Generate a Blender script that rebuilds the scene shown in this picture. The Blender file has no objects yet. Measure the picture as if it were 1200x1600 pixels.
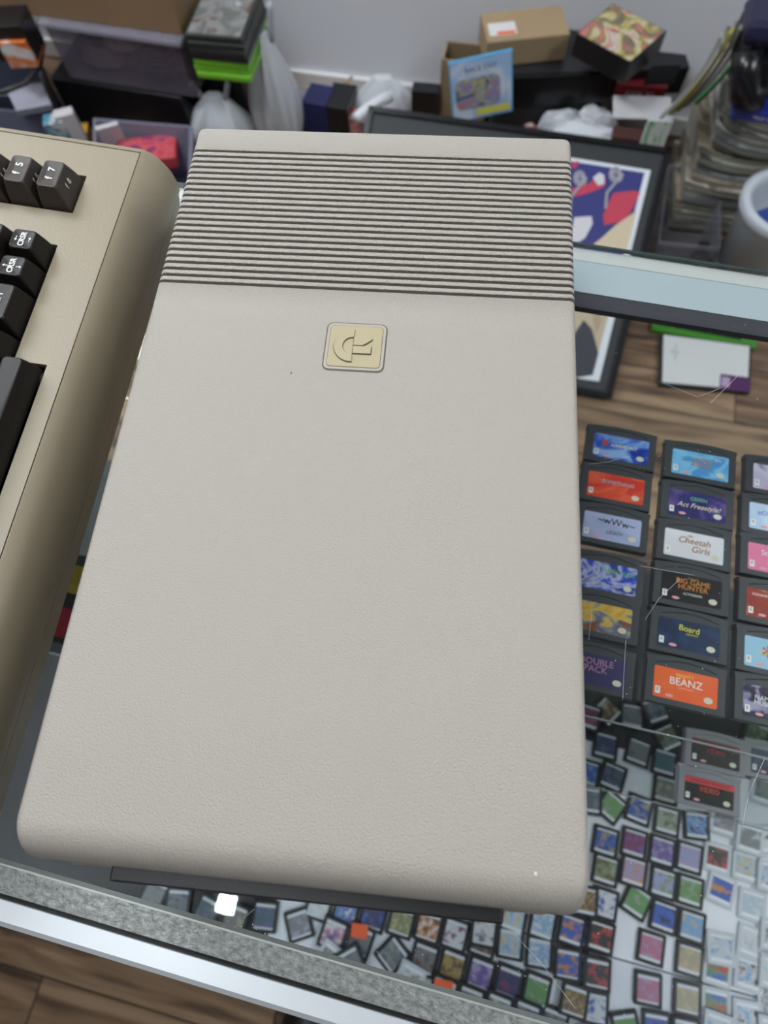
import bpy, bmesh, math, random
from mathutils import Vector, Matrix, Euler
random.seed(7)
C = bpy.context.scene.collection
SC = bpy.context.scene
PI = math.pi

# ---------------------------------------------------------------- camera
FPX = 960.0
CAM = Vector((0.13656, 0.05090, 1.30501))
ROT = Euler((0.357853, 0.035543, 0.086970), 'XYZ')
cd = bpy.data.cameras.new('camera')
cam = bpy.data.objects.new('camera', cd); C.objects.link(cam)
cam.location = CAM; cam.rotation_euler = ROT
cd.sensor_fit = 'VERTICAL'; cd.sensor_height = 36; cd.sensor_width = 27
cd.lens = FPX / 1600 * 36
cd.clip_start = 0.01; cd.clip_end = 50
cd.dof.use_dof = True; cd.dof.focus_distance = 0.31; cd.dof.aperture_fstop = 8.0
SC.camera = cam
RM = ROT.to_matrix()

# ---------------------------------------------------------------- look
SC.view_settings.view_transform = 'Standard'; SC.view_settings.look = 'None'
SC.view_settings.gamma = 1; SC.view_settings.use_curve_mapping = False
SC.view_settings.exposure = -0.16
w = bpy.data.worlds.new('world'); SC.world = w; w.use_nodes = True
w.node_tree.nodes['Background'].inputs[0].default_value = (.80, .88, 1, 1)
w.node_tree.nodes['Background'].inputs[1].default_value = 0.25

# ---------------------------------------------------------------- geometry of the photograph's view
def ray(px, py):
    return RM @ Vector(((px - 600) / FPX, -(py - 800) / FPX, -1))
def at(px, py, z):                       # the point of height z seen at a pixel
    d = ray(px, py); t = (z - CAM.z) / d.z
    return CAM + d * t
def at_plane(px, py, p0, n):
    d = ray(px, py); t = (p0 - CAM).dot(n) / d.dot(n)
    return CAM + d * t
def pix(p):
    c = RM.transposed() @ (Vector(p) - CAM)
    return 600 + FPX * c.x / -c.z, 800 - FPX * c.y / -c.z
def z_for(p, py):                        # height above p that projects on row py
    lo, hi = p[2], 1.2
    for _ in range(40):
        m = (lo + hi) / 2
        if pix((p[0], p[1], m))[1] > py: lo = m
        else: hi = m
    return lo
TH = -0.142                              # direction the counter runs
U = Vector((math.cos(TH), math.sin(TH), 0)); N = Vector((-math.sin(TH), math.cos(TH), 0))
def uv(u, v, z): return U * u + N * v + Vector((0, 0, z))
GLASS = 0.97                             # top of the counter glass

# ---------------------------------------------------------------- materials
MATS = {}
def _nt(name):
    m = bpy.data.materials.new(name); m.use_nodes = True
    nt = m.node_tree; b = nt.nodes['Principled BSDF']; return m, nt, b
def mat(name, col, rough=.5, metal=0, bump=0, bscale=200, var=0, vscale=8, coat=0, spec=.5, trans=0, stretch=None, dist=.001, alpha=1):
    if name in MATS: return MATS[name]
    m, nt, b = _nt(name)
    b.inputs['Base Color'].default_value = (*col, 1); b.inputs['Roughness'].default_value = rough
    b.inputs['Metallic'].default_value = metal; b.inputs['Coat Weight'].default_value = coat
    b.inputs['Specular IOR Level'].default_value = spec; b.inputs['Transmission Weight'].default_value = trans
    b.inputs['Alpha'].default_value = alpha
    tc = nt.nodes.new('ShaderNodeTexCoord'); vec = tc.outputs['Object']
    if stretch:
        mp = nt.nodes.new('ShaderNodeMapping'); mp.inputs['Scale'].default_value = stretch
        nt.links.new(vec, mp.inputs[0]); vec = mp.outputs[0]
    if bump:
        n = nt.nodes.new('ShaderNodeTexNoise'); n.inputs['Scale'].default_value = bscale; n.inputs['Detail'].default_value = 3
        bp = nt.nodes.new('ShaderNodeBump'); bp.inputs['Strength'].default_value = bump; bp.inputs['Distance'].default_value = dist
        nt.links.new(vec, n.inputs['Vector']); nt.links.new(n.outputs['Fac'], bp.inputs['Height']); nt.links.new(bp.outputs[0], b.inputs['Normal'])
    if var:
        n = nt.nodes.new('ShaderNodeTexNoise'); n.inputs['Scale'].default_value = vscale; n.inputs['Detail'].default_value = 4
        r = nt.nodes.new('ShaderNodeValToRGB')
        r.color_ramp.elements[0].position = .3; r.color_ramp.elements[1].position = .7
        r.color_ramp.elements[0].color = (*[c * (1 - var) for c in col], 1); r.color_ramp.elements[1].color = (*[min(1, c * (1 + var)) for c in col], 1)
        nt.links.new(vec, n.inputs['Vector']); nt.links.new(n.outputs['Fac'], r.inputs[0]); nt.links.new(r.outputs[0], b.inputs['Base Color'])
    MATS[name] = m; return m
def art(name, cols, scale=60, rough=.35, band=None, bandcol=(.75, .77, .8), detail=2, distort=1.0, blocks=False, stretch=(1, 1, 1)):
    """printed artwork: patches of the given colours; band=(y_lo, y_hi) keeps white strips beyond these"""
    m, nt, b = _nt(name); b.inputs['Roughness'].default_value = rough
    tc = nt.nodes.new('ShaderNodeTexCoord'); mp = nt.nodes.new('ShaderNodeMapping')
    mp.inputs['Location'].default_value = (random.uniform(0, 9), random.uniform(0, 9), 0); mp.inputs['Scale'].default_value = stretch
    nt.links.new(tc.outputs['Object'], mp.inputs[0])
    if blocks:
        n = nt.nodes.new('ShaderNodeTexVoronoi'); n.inputs['Scale'].default_value = scale; n.distance = 'CHEBYCHEV'
        bw = nt.nodes.new('ShaderNodeRGBToBW'); nt.links.new(n.outputs['Color'], bw.inputs[0]); out = bw.outputs[0]
    else:
        n = nt.nodes.new('ShaderNodeTexNoise'); n.inputs['Scale'].default_value = scale; n.inputs['Detail'].default_value = detail
        n.inputs['Distortion'].default_value = distort; out = n.outputs['Fac']
    nt.links.new(mp.outputs[0], n.inputs['Vector'])
    r = nt.nodes.new('ShaderNodeValToRGB'); cr = r.color_ramp; cr.interpolation = 'LINEAR'
    k = len(cols); lo, hi = (.38, .62) if not blocks else (.3, .7)
    cr.elements[0].color = (*cols[0], 1); cr.elements[0].position = lo
    cr.elements[1].color = (*cols[-1], 1); cr.elements[1].position = hi
    for i in range(1, k - 1):
        e = cr.elements.new(lo + (hi - lo) * i / (k - 1)); e.color = (*cols[i], 1)
    nt.links.new(out, r.inputs[0]); last = r.outputs[0]
    if band:
        sp = nt.nodes.new('ShaderNodeSeparateXYZ'); nt.links.new(tc.outputs['Object'], sp.inputs[0])
        for op, val in (('LESS_THAN', band[0]), ('GREATER_THAN', band[1])):
            q = nt.nodes.new('ShaderNodeMath'); q.operation = op; q.inputs[1].default_value = val
            nt.links.new(sp.outputs['Y'], q.inputs[0])
            mx = nt.nodes.new('ShaderNodeMix'); mx.data_type = 'RGBA'
            nt.links.new(q.outputs[0], mx.inputs['Factor']); nt.links.new(last, mx.inputs['A']); mx.inputs['B'].default_value = (*bandcol, 1)
            last = mx.outputs['Result']
    nt.links.new(last, b.inputs['Base Color'])
    return m
def glass_mat(name, tint=(.97, .99, .98), rough=0.0, ior=1.5, scratch=0):
    m = bpy.data.materials.new(name); m.use_nodes = True; nt = m.node_tree; nt.nodes.clear()
    o = nt.nodes.new('ShaderNodeOutputMaterial'); t = nt.nodes.new('ShaderNodeBsdfTransparent'); g = nt.nodes.new('ShaderNodeBsdfGlossy')
    f = nt.nodes.new('ShaderNodeFresnel'); f.inputs['IOR'].default_value = ior; x = nt.nodes.new('ShaderNodeMixShader')
    t.inputs[0].default_value = (*tint, 1); g.inputs['Roughness'].default_value = rough
    ge = nt.nodes.new('ShaderNodeNewGeometry'); inv = nt.nodes.new('ShaderNodeMath'); inv.operation = 'SUBTRACT'; inv.inputs[0].default_value = 1
    mu = nt.nodes.new('ShaderNodeMath'); mu.operation = 'MULTIPLY'      # the outer face reflects, the inner one only lets light out
    nt.links.new(ge.outputs['Backfacing'], inv.inputs[1]); nt.links.new(inv.outputs[0], mu.inputs[0]); nt.links.new(f.outputs[0], mu.inputs[1])
    nt.links.new(mu.outputs[0], x.inputs[0]); nt.links.new(t.outputs[0], x.inputs[1]); nt.links.new(g.outputs[0], x.inputs[2])
    nt.links.new(x.outputs[0], o.inputs[0])
    return m
def film_mat(name, col, opacity):          # translucent plastic: part diffuse, part see-through, a little gloss
    m = bpy.data.materials.new(name); m.use_nodes = True; nt = m.node_tree; b = nt.nodes['Principled BSDF']
    b.inputs['Base Color'].default_value = (*col, 1); b.inputs['Roughness'].default_value = .25
    o = nt.nodes['Material Output']; t = nt.nodes.new('ShaderNodeBsdfTransparent'); x = nt.nodes.new('ShaderNodeMixShader')
    x.inputs[0].default_value = opacity
    nt.links.new(t.outputs[0], x.inputs[1]); nt.links.new(b.outputs[0], x.inputs[2]); nt.links.new(x.outputs[0], o.inputs[0])
    return m
def emit(name, col, s):
    m = bpy.data.materials.new(name); m.use_nodes = True; b = m.node_tree.nodes['Principled BSDF']
    b.inputs['Emission Color'].default_value = (*col, 1); b.inputs['Emission Strength'].default_value = s; return m
def wood_mat():
    m, nt, b = _nt('laminate_planks')
    tc = nt.nodes.new('ShaderNodeTexCoord'); mp = nt.nodes.new('ShaderNodeMapping'); mp.inputs['Rotation'].default_value = (0, 0, -TH)
    nt.links.new(tc.outputs['Object'], mp.inputs[0])
    br = nt.nodes.new('ShaderNodeTexBrick'); br.offset = .37; br.inputs['Scale'].default_value = 1
    br.inputs['Brick Width'].default_value = 1.15; br.inputs['Row Height'].default_value = .155; br.inputs['Mortar Size'].default_value = .0015
    br.inputs['Color1'].default_value = (0, 0, 0, 1); br.inputs['Color2'].default_value = (1, 1, 1, 1); br.inputs['Mortar'].default_value = (.2, .2, .2, 1)
    nt.links.new(mp.outputs[0], br.inputs['Vector'])
    m2 = nt.nodes.new('ShaderNodeMapping'); m2.inputs['Scale'].default_value = (2.0, 17, 1)
    ad = nt.nodes.new('ShaderNodeVectorMath'); ad.operation = 'MULTIPLY_ADD'; ad.inputs[1].default_value = (3.3, 5.1, 0)
    nt.links.new(br.outputs['Color'], ad.inputs[0]); nt.links.new(mp.outputs[0], ad.inputs[2]); nt.links.new(ad.outputs[0], m2.inputs[0])
    n = nt.nodes.new('ShaderNodeTexNoise'); n.inputs['Scale'].default_value = 1.6; n.inputs['Detail'].default_value = 6; n.inputs['Distortion'].default_value = .8
    nt.links.new(m2.outputs[0], n.inputs['Vector'])
    r = nt.nodes.new('ShaderNodeValToRGB'); cr = r.color_ramp
    cr.elements[0].position = .34; cr.elements[0].color = (.070, .042, .027, 1)
    cr.elements[1].position = .66; cr.elements[1].color = (.42, .29, .175, 1)
    e = cr.elements.new(.48); e.color = (.24, .15, .088, 1)
    nt.links.new(n.outputs['Fac'], r.inputs[0])
    mx = nt.nodes.new('ShaderNodeMix'); mx.data_type = 'RGBA'; mx.blend_type = 'MULTIPLY'; mx.inputs['Factor'].default_value = 1
    r2 = nt.nodes.new('ShaderNodeValToRGB'); r2.color_ramp.elements[0].color = (.55, .5, .5, 1); r2.color_ramp.elements[1].color = (1, 1, 1, 1)
    nt.links.new(br.outputs['Color'], r2.inputs[0]); nt.links.new(r.outputs[0], mx.inputs['A']); nt.links.new(r2.outputs[0], mx.inputs['B'])
    mm = nt.nodes.new('ShaderNodeMix'); mm.data_type = 'RGBA'; mm.inputs['B'].default_value = (.03, .02, .015, 1)
    nt.links.new(br.outputs['Fac'], mm.inputs['Factor']); nt.links.new(mx.outputs['Result'], mm.inputs['A'])
    nt.links.new(mm.outputs['Result'], b.inputs['Base Color']); b.inputs['Roughness'].default_value = .45
    return m
M_drive = mat('drive_plastic', (.462, .427, .375), .36, bump=1.0, bscale=1600, dist=.0007)
M_drive_smooth = mat('drive_plastic_smooth', (.45, .41, .35), .5)
M_badge = mat('badge_tan', (.46, .395, .245), .5, bump=.3, bscale=900, dist=.0003)
M_case = mat('computer_plastic', (.298, .252, .172), .42, bump=.4, bscale=900, dist=.0003)
M_key = mat('key_brown', (.014, .0115, .0100), .42, spec=.3, bump=.2, bscale=1500, dist=.0002)
M_fkey = mat('key_grey_brown', (.055, .043, .036), .42, spec=.35, bump=.2, bscale=1500, dist=.0002)
M_white = mat('print_white', (.85, .85, .82), .5)
M_black = mat('black_plastic', (.012, .012, .013), .42, bump=.2, bscale=800, dist=.0003)
M_well = mat('well_dark', (.01, .01, .01), .6)
M_alu = mat('brushed_aluminium', (.84, .89, .93), .38, metal=.45, bump=.08, bscale=60, stretch=(1, 60, 60), dist=.0004)
M_alu_pale = mat('pale_aluminium', (.55, .58, .56), .5, metal=.2)
M_alu_blue = mat('bluish_aluminium', (.44, .52, .56), .45, metal=.2)
M_dust = mat('dusty_frame', (.33, .335, .33), .55, metal=.2, bump=.9, bscale=420, var=.35, vscale=330, dist=.0015)
M_edge = mat('glass_edge_green', (.035, .06, .055), .12)
M_glass = glass_mat('counter_glass', (.985, .995, .99))
M_shelf = glass_mat('shelf_glass', (.96, .985, .975))
M_cart = mat('cartridge_charcoal', (.046, .052, .058), .42)
M_cartclear = mat('cartridge_grey_clear', (.24, .24, .265), .3)
M_card = mat('card_black', (.018, .020, .023), .4)
M_cardgrey = mat('card_light_grey', (.52, .55, .60), .4)
M_paper = mat('paper_white', (.76, .78, .85), .6)
M_wallfar = mat('shop_fittings', (.16, .16, .16), .7, var=.4, vscale=3)
M_wall = mat('painted_wall', (.78, .79, .84), .7, bump=.15, bscale=60, dist=.001)
M_ceiling = mat('ceiling_white', (.28, .29, .31), .8)
M_floor = wood_mat()
M_brownbox = mat('cardboard', (.30, .19, .105), .8, var=.08, vscale=6)
M_tanbox = mat('cardboard_tan', (.36, .26, .15), .8, var=.06, vscale=8)
M_gloss = mat('gloss_black', (.010, .010, .012), .25)
M_matblack = mat('matte_charcoal', (.022, .026, .030), .6)
M_bag = film_mat('bag_film', (.72, .76, .82), .8)
M_binclear = film_mat('bin_film', (.36, .35, .42), .5)
M_binlilac = mat('bin_lilac', (.24, .24, .32), .4)
M_green = mat('case_green', (.20, .55, .03), .3)
M_green_dk = mat('case_green_dark', (.05, .22, .02), .3)
M_red = mat('card_red', (.55, .05, .06), .4)
M_orange = mat('tag_orange', (.85, .13, .04), .5)
M_bagw = mat('white_film', (.75, .77, .8), .4)

# ---------------------------------------------------------------- mesh helpers
def link(name, bm, m, parent=None, loc=None, rot=None, smooth=False, bevel=0, seg=2, angle=35):
    me = bpy.data.meshes.new(name)
    bmesh.ops.recalc_face_normals(bm, faces=bm.faces)
    bm.to_mesh(me); bm.free()
    o = bpy.data.objects.new(name, me); C.objects.link(o)
    for mm in (m if isinstance(m, (list, tuple)) else [m]): me.materials.append(mm)
    if parent: o.parent = parent
    if loc is not None: o.location = loc
    if rot is not None: o.rotation_euler = rot
    if bevel:
        b = o.modifiers.new('bevel', 'BEVEL'); b.width = bevel; b.segments = seg; b.limit_method = 'ANGLE'; b.angle_limit = math.radians(angle)
    if smooth:
        for p in me.polygons: p.use_smooth = True
    return o
def tag(o, label, cat, group=None):
    o['label'] = label; o['category'] = cat
    if group: o['group'] = group
    return o
def thing(name, label, cat, loc=(0, 0, 0), rz=0, group=None):
    o = bpy.data.objects.new(name, None); C.objects.link(o); o.empty_display_size = .02
    o.location = loc; o.rotation_euler = (0, 0, rz); return tag(o, label, cat, group)
def struct(o): o['kind'] = 'structure'; return o
def box(bm, x0, x1, y0, y1, z0, z1, M=None):
    vs = [bm.verts.new(Vector(p)) for p in ((x0, y0, z0), (x1, y0, z0), (x1, y1, z0), (x0, y1, z0), (x0, y0, z1), (x1, y0, z1), (x1, y1, z1), (x0, y1, z1))]
    if M:
        for v in vs: v.co = M @ v.co
    for f in ((0, 3, 2, 1), (4, 5, 6, 7), (0, 1, 5, 4), (1, 2, 6, 5), (2, 3, 7, 6), (3, 0, 4, 7)): bm.faces.new([vs[i] for i in f])
    return bm
def B(*a): return box(bmesh.new(), *a)
def prism(bm, pts, z0, z1):
    lo = [bm.verts.new((p[0], p[1], z0)) for p in pts]; hi = [bm.verts.new((p[0], p[1], z1)) for p in pts]
    bm.faces.new(lo[::-1]); bm.faces.new(hi); n = len(pts)
    for i in range(n): bm.faces.new((lo[i], lo[(i + 1) % n], hi[(i + 1) % n], hi[i]))
    return bm
def rrect(w, h, r, n=5, cx=0, cy=0):
    p = []
    for sx, sy, a0 in ((1, 1, 0), (-1, 1, 90), (-1, -1, 180), (1, -1, 270)):
        for i in range(n + 1):
            a = math.radians(a0 + 90 * i / n); p.append((cx + sx * (w / 2 - r) + r * math.cos(a), cy + sy * (h / 2 - r) + r * math.sin(a)))
    return p
def rings(bm, loops, cap0=True, cap1=True):
    R = [[bm.verts.new(p) for p in L] for L in loops]; n = len(R[0])
    for a, b in zip(R, R[1:]):
        for i in range(n): bm.faces.new((a[i], a[(i + 1) % n], b[(i + 1) % n], b[i]))
    if cap0: bm.faces.new(R[0][::-1])
    if cap1: bm.faces.new(R[-1])
    return bm
def tube(bm, pts, r, n=8):
    pts = [Vector(p) for p in pts]; L = []
    for i, p in enumerate(pts):
        d = (pts[min(i + 1, len(pts) - 1)] - pts[max(i - 1, 0)]).normalized()
        a = d.cross(Vector((0, 0, 1)) if abs(d.z) < .9 else Vector((1, 0, 0))).normalized(); b = d.cross(a)
        L.append([p + (a * math.cos(t) + b * math.sin(t)) * r for t in [2 * PI * k / n for k in range(n)]])
    return rings(bm, L)
def text(name, s, size, m, parent, loc, rot=(0, 0, 0), depth=.00004, sx=1.0, align='CENTER', shear=0, spacing=1.0, bold=0):
    cu = bpy.data.curves.new(name, 'FONT'); cu.body = s; cu.size = size; cu.align_x = align; cu.align_y = 'CENTER'
    cu.extrude = depth; cu.shear = shear; cu.space_line = .8; cu.space_character = spacing; cu.resolution_u = 3; cu.offset = bold
    t = bpy.data.objects.new('tmp', cu); me = bpy.data.meshes.new_from_object(t); bpy.data.objects.remove(t); bpy.data.curves.remove(cu)
    me.transform(Matrix.Diagonal((sx, 1, 1, 1)))
    o = bpy.data.objects.new(name, me); C.objects.link(o); me.materials.clear(); me.materials.append(m)
    o.parent = parent; o.location = loc; o.rotation_euler = rot; return o

# ================================================================ THE ROOM
WV = 1.855                                # back wall, measured across the counter direction
Mrot = Matrix.Rotation(TH, 4, 'Z')
def room_box(name, u0, u1, v0, v1, z0, z1, m):
    o = link(name, box(bmesh.new(), u0, u1, v0, v1, z0, z1), m, rot=(0, 0, TH)); return struct(o)
fl = struct(link('floor', B(-3.2, 3.2, -3.2, 2.4, -.05, 0), M_floor))
room_box('wall_back', -2.9, 2.9, WV, WV + .1, 0, 2.7, M_wall)
room_box('wall_left', -2.9, -2.8, -2.8, WV, 0, 2.7, M_wallfar)
room_box('wall_right', 2.8, 2.9, -2.8, WV, 0, 2.7, M_wallfar)
room_box('wall_front', -2.8, 2.8, -2.9, -2.8, 0, 2.7, M_wallfar)
room_box('ceiling', -2.9, 2.9, -2.9, WV + .1, 2.7, 2.8, M_ceiling)
room_box('baseboard_back', -2.8, 2.8, WV - .014, WV, 0, .045, mat('baseboard_paint', (.75, .75, .74), .5))
# ceiling lamps and one added fill panel (the only light of the room)
def ceiling_lamp(label, u, v, w, h, s, col=(.93, .97, 1)):
    p = uv(u, v, 2.7)
    t = thing('ceiling_light', label, 'ceiling light', p, TH)
    bm = bmesh.new(); rings(bm, [[(x, y, 0) for x, y in rrect(w + .04, h + .04, .01)], [(x, y, -.03) for x, y in rrect(w + .04, h + .04, .01)]])
    link('frame', bm, mat('lamp_frame', (.7, .7, .7), .4), t)
    link('diffuser', B(-w / 2, w / 2, -h / 2, h / 2, -.034, -.0305), emit('lamp_glow', col, s), t)
ceiling_lamp('small bare bright ceiling lamp nearly above the front left corner of the counter', -.285, -.475, .05, .045, 220)
ceiling_lamp('large ceiling panel light over the left half of the counter', -.46, .30, .6, .6, 20)
ceiling_lamp('large ceiling panel light over the clutter at the left rear', -1.6, 1.2, 1.2, .6, 20)
ceiling_lamp('large added fill panel on the ceiling at the far right behind the counter', 2.2, .7, .8, 1.2, 15)  # added fill with no known source, brightens the case bottom

# ================================================================ THE DISPLAY CASE
case = thing('display_case', 'glass topped display counter with aluminium rails and grey front edge', 'display case', (0, 0, 0), TH)
U0, U1 = -.95, .95
GB = .9672                                # underside of the glass
link('glass_top', B(U0, U1, -.0425, .4085, GB, GLASS), [M_glass], case)
link('glass_edge', B(U0, U1, .4086, .4105, GLASS - .002, GLASS), M_edge, case)['label'] = 'dark green rear edge of the glass'
bm = bmesh.new(); prism(bm, [(-.0555, .925), (-.0555, .9650), (-.0546, .9685), (-.0520, .9705), (-.0438, .9705), (-.0432, .9695), (-.0432, .925)], U0, U1)
for v in bm.verts: v.co = Vector((v.co.z, v.co.x, v.co.y))
link('front_rail', bm, M_alu, case)
link('front_gasket', B(U0, U1, -.04315, -.0426, .950, .9712), M_well, case)
link('front_ledge', B(U0, U1, -.0431, -.0315, .960, GB - .0005), M_dust, case)
link('ledge_highlight', B(U0, U1, -.0314, -.0306, .960, GB - .0002), M_alu_pale, case)['label'] = 'highlight on the inner ledge edge, built as a thin pale strip'  # edge highlight of the ledge, put in as a paler strip
link('rear_rail', B(U0, U1, .3718, .3978, .9630, GB - .0005), M_alu_blue, case)['label'] = 'pale blue aluminium rail'
link('rear_strip', B(U0, U1, .3980, .4084, .9630, GB - .0003), M_alu_pale, case)['label'] = 'pale grey strip behind the rail'
link('rear_gasket', B(U0, U1, .3598, .3716, .9615, GB - .001), mat('gasket_grey', (.045, .045, .055), .5), case)
VP = sum((at(px, py, .353).dot(N) for px, py in ((955, 1497), (1050, 1520)))) / 2   # where the case bottom meets its front
bm = bmesh.new(); prism(bm, [(-.050, .925), (-.046, .925), (VP, .70), (VP - .004, .70)], U0, U1)
for v in bm.verts: v.co = Vector((v.co.z, v.co.x, v.co.y))
link('canted_front_pane', bm, M_glass, case)
link('mirror_front', B(U0, U1, VP - .003, VP, .335, .699), mat('mirror', (.80, .83, .86), .01, metal=1), case)['label'] = 'mirrored lower front of the case'
link('front_skirt', B(U0, U1, VP - .006, VP - .0032, 0, .70), M_alu_pale, case)
link('deck', B(U0, U1, VP, .40, .335, .353), mat('deck_dark', (.03, .03, .034), .5), case)
link('base', B(U0, U1, VP, .395, 0, .334), mat('base_black', (.02, .02, .02), .5), case)
S1 = 1.067 - .227 - .0065; S2 = 1.067 - .405 - .004
link('shelf', B(U0 + .02, U1 - .02, .117, .390, S1 - .006, S1), M_shelf, case)
link('shelf', B(U0 + .02, U1 - .02, .071, .30, S2 - .006, S2), M_shelf, case)
for z, v in ((S1, .1155), (S2, .0695)):
    link('shelf_edge', B(U0 + .02, U1 - .02, v, v + .0013, z - .006, z), mat('shelf_edge_grey', (.25, .28, .29), .2), case)
for uu in (U0, U1 - .02):
    for vv in (.385,): link('corner_post', B(uu, uu + .02, vv, vv + .018, .353, .9584), M_alu, case)
for uu in (U0, U1 - .005): link('side_pane', B(uu, uu + .004, -.027, .385, .37, .935), M_glass, case)
DECK = .353
def sheet(label, pts, z):
    bm = bmesh.new(); prism(bm, pts, z, z + .0006)
    return tag(link('paper_sheet', bm, M_paper), label, 'paper', 'paper sheets lining the case bottom')
def uvp(u, v): p = uv(u, v, 0); return (p.x, p.y)
sheet('white paper sheet lining the case bottom under most of the small cards', [uvp(.0, VP + .001), uvp(.90, VP + .001), uvp(.90, .13), uvp(.0, .13)], DECK)
DECK += .0007

# scratches and dust on the glass
M_scr = film_mat('scratch_film', (.85, .88, .9), .45)
for pts in (((1000, 884), (1050, 893), (1085, 899)), ((1062, 905), (1030, 935), (1008, 968)), ((978, 1000), (975, 1050), (973, 1094)), ((1195, 1185), (1170, 1240), (1160, 1290)), ((795, 1450), (850, 1510), (898, 1575)), ((920, 725), (950, 722), (985, 712)), ((1040, 600), (1090, 620), (1130, 605)), ((1110, 630), (1150, 590), (1168, 565)), ((925, 950), (920, 1000)), ((380, 1435), (398, 1420))):
    bm = bmesh.new(); Minv = Matrix.Rotation(-TH, 4, 'Z'); pp = [Minv @ at(px, py, GLASS + .0001) for px, py in pts]
    tube(bm, pp, .00011, 4); link('scratch', bm, M_scr, case)
bm = bmesh.new(); rd = random.Random(11)
for k in range(150):
    px, py = rd.uniform(925, 1195), rd.uniform(500, 1590)
    if k > 110: px = rd.uniform(180, 900); py = 1400 + .29 * (px - 180) * .6 + rd.uniform(0, 30)
    q = Matrix.Rotation(-TH, 4, 'Z') @ at(px, py, GLASS + .0002); r_ = rd.choice((.00012, .00018, .0003))
    prism(bm, [(q.x + r_ * math.cos(a), q.y + r_ * rd.uniform(.5, 1) * math.sin(a)) for a in (0, 1.2, 2.5, 3.8, 5)], GLASS, GLASS + .0001)
link('dust_specks', bm, M_white, case)['kind'] = 'stuff'

# ================================================================ THE DISK DRIVE
DX, DY, DH = .2, .357, .097
Z0 = GLASS
drive = thing('disk_drive', 'beige floppy disk drive with ribbed vents and tan badge, filling the middle of the counter', 'disk drive', (0, 0, Z0))
def drive_top():
    bm = bmesh.new(); prof = []          # (y, z, groove?)
    for k in range(9):                   # rounded front
        a = PI / 2 * k / 8; prof.append((.0145 * (1 - math.sin(a)), DH - .021 * (1 - math.cos(a)), 0))
    prof = prof[::-1]; prof.insert(0, (0.0016, DH - .026, 0))
    for y in (.06, .12, .18, .23): prof.append((y, DH, 0))
    pitch = (.3387 - .2514) / 22; g0 = .2514
    for k in range(23):
        y = g0 + pitch * k
        prof += [(y - .00095, DH, 0), (y - .00082, DH - .0060, 1), (y + .00082, DH - .0060, 1), (y + .00095, DH - .0002, 0), (y + .0013, DH, 0)]
    for k in range(6):
        a = PI / 2 * k / 5; prof.append((DY - .003 * (1 - math.sin(a)), DH - .003 * (1 - math.cos(a)), 0))
    prof.append((DY - .0006, DH - .02, 0)); prof.append((DY - .001, DH - .05, 0))
    r = .0032; Rc = .0055; rows = []
    xs = []
    for k in range(7): a = PI / 2 * k / 6; xs.append((r * (1 - math.sin(a)), r * (1 - math.cos(a))))
    xs = xs[::-1]                        # from outside x=0,drop=r  to x=r,drop=0
    def row(x, xi, drop, side):
        L = []
        for (y, z, g) in prof:
            c = Rc - math.sqrt(max(0, Rc * Rc - max(0, Rc - xi) ** 2)) if xi < Rc else 0
            f = max(0, 1 - y / .017); b = max(0, 1 - (DY - y) / .012)
            yy = y + c * f - c * b * .6
            k = 1 if z > DH - .004 else max(0, 1 - (DH - .004 - z) / .03)
            xx = x
            if g and xi < .0018: xx = x + side * (.0018 - xi)
            L.append(bm.verts.new((xx, yy, z - drop * k * (1.0 if not g else 0.6))))
        return L
    bottom = []
    def bot(x, side):
        L = []
        for (y, z, g) in prof:
            c = Rc; f = max(0, 1 - y / .017); b = max(0, 1 - (DY - y) / .012)
            L.append(bm.verts.new((x + (side * .0018 if g and z < DH else 0), y + c * f - c * b * .6, min(z - r, DH - .030))))
        return L
    rows.append(bot(.0008, 1))
    for x, d in xs: rows.append(row(x, x, d, 1))
    for x in (.0055, .0085, .03, .1, .17, DX - .0085, DX - .0055): rows.append(row(x, min(x, DX - x), 0, 0))
    for x, d in xs[::-1]: rows.append(row(DX - x, x, d, -1))
    rows.append(bot(DX - .0008, -1))
    for a, b in zip(rows, rows[1:]):
        for i in range(len(a) - 1): bm.faces.new((a[i], a[i + 1], b[i + 1], b[i]))
    # dark bottoms of the grooves get the second material
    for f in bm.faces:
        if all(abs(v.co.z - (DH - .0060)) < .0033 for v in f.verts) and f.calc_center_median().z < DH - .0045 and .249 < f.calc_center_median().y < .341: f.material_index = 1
    for v in bm.verts:
        v.co.x = -.0010 + v.co.x * 1.010
        if v.co.y < .02: v.co.y -= .0018 * (1 - max(0, v.co.y) / .02)
    return bm
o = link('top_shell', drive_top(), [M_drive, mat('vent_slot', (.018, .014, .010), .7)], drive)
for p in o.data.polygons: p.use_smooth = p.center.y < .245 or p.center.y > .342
# lower body
bm = bmesh.new(); rings(bm, [[(x, y, z) for x, y in rrect(DX - .004 - ins, DY - .014 - ins, .007, 5, DX / 2, DY / 2 + .002)] for z, ins in ((.006, .004), (.009, 0), (.074, 0))])
link('lower_shell', bm, M_drive, drive)
# front frame with its sloped lettering strip
bm = bmesh.new()
prof = [(.012, .006), (-.0030, .008), (-.0052, .020), (-.0055, .064), (-.0035, .068), (.002, .0725), (.012, .0725)]
L0 = []
for x, k in ((.0035, .003), (.0052, .0012), (.0085, 0), (DX - .0085, 0), (DX - .0052, .0012), (DX - .0035, .003)):
    L0.append([(x, y + (k if y < 0 else 0), z) for y, z in prof])
rings(bm, L0); link('front_frame', bm, M_drive_smooth, drive)
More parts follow.
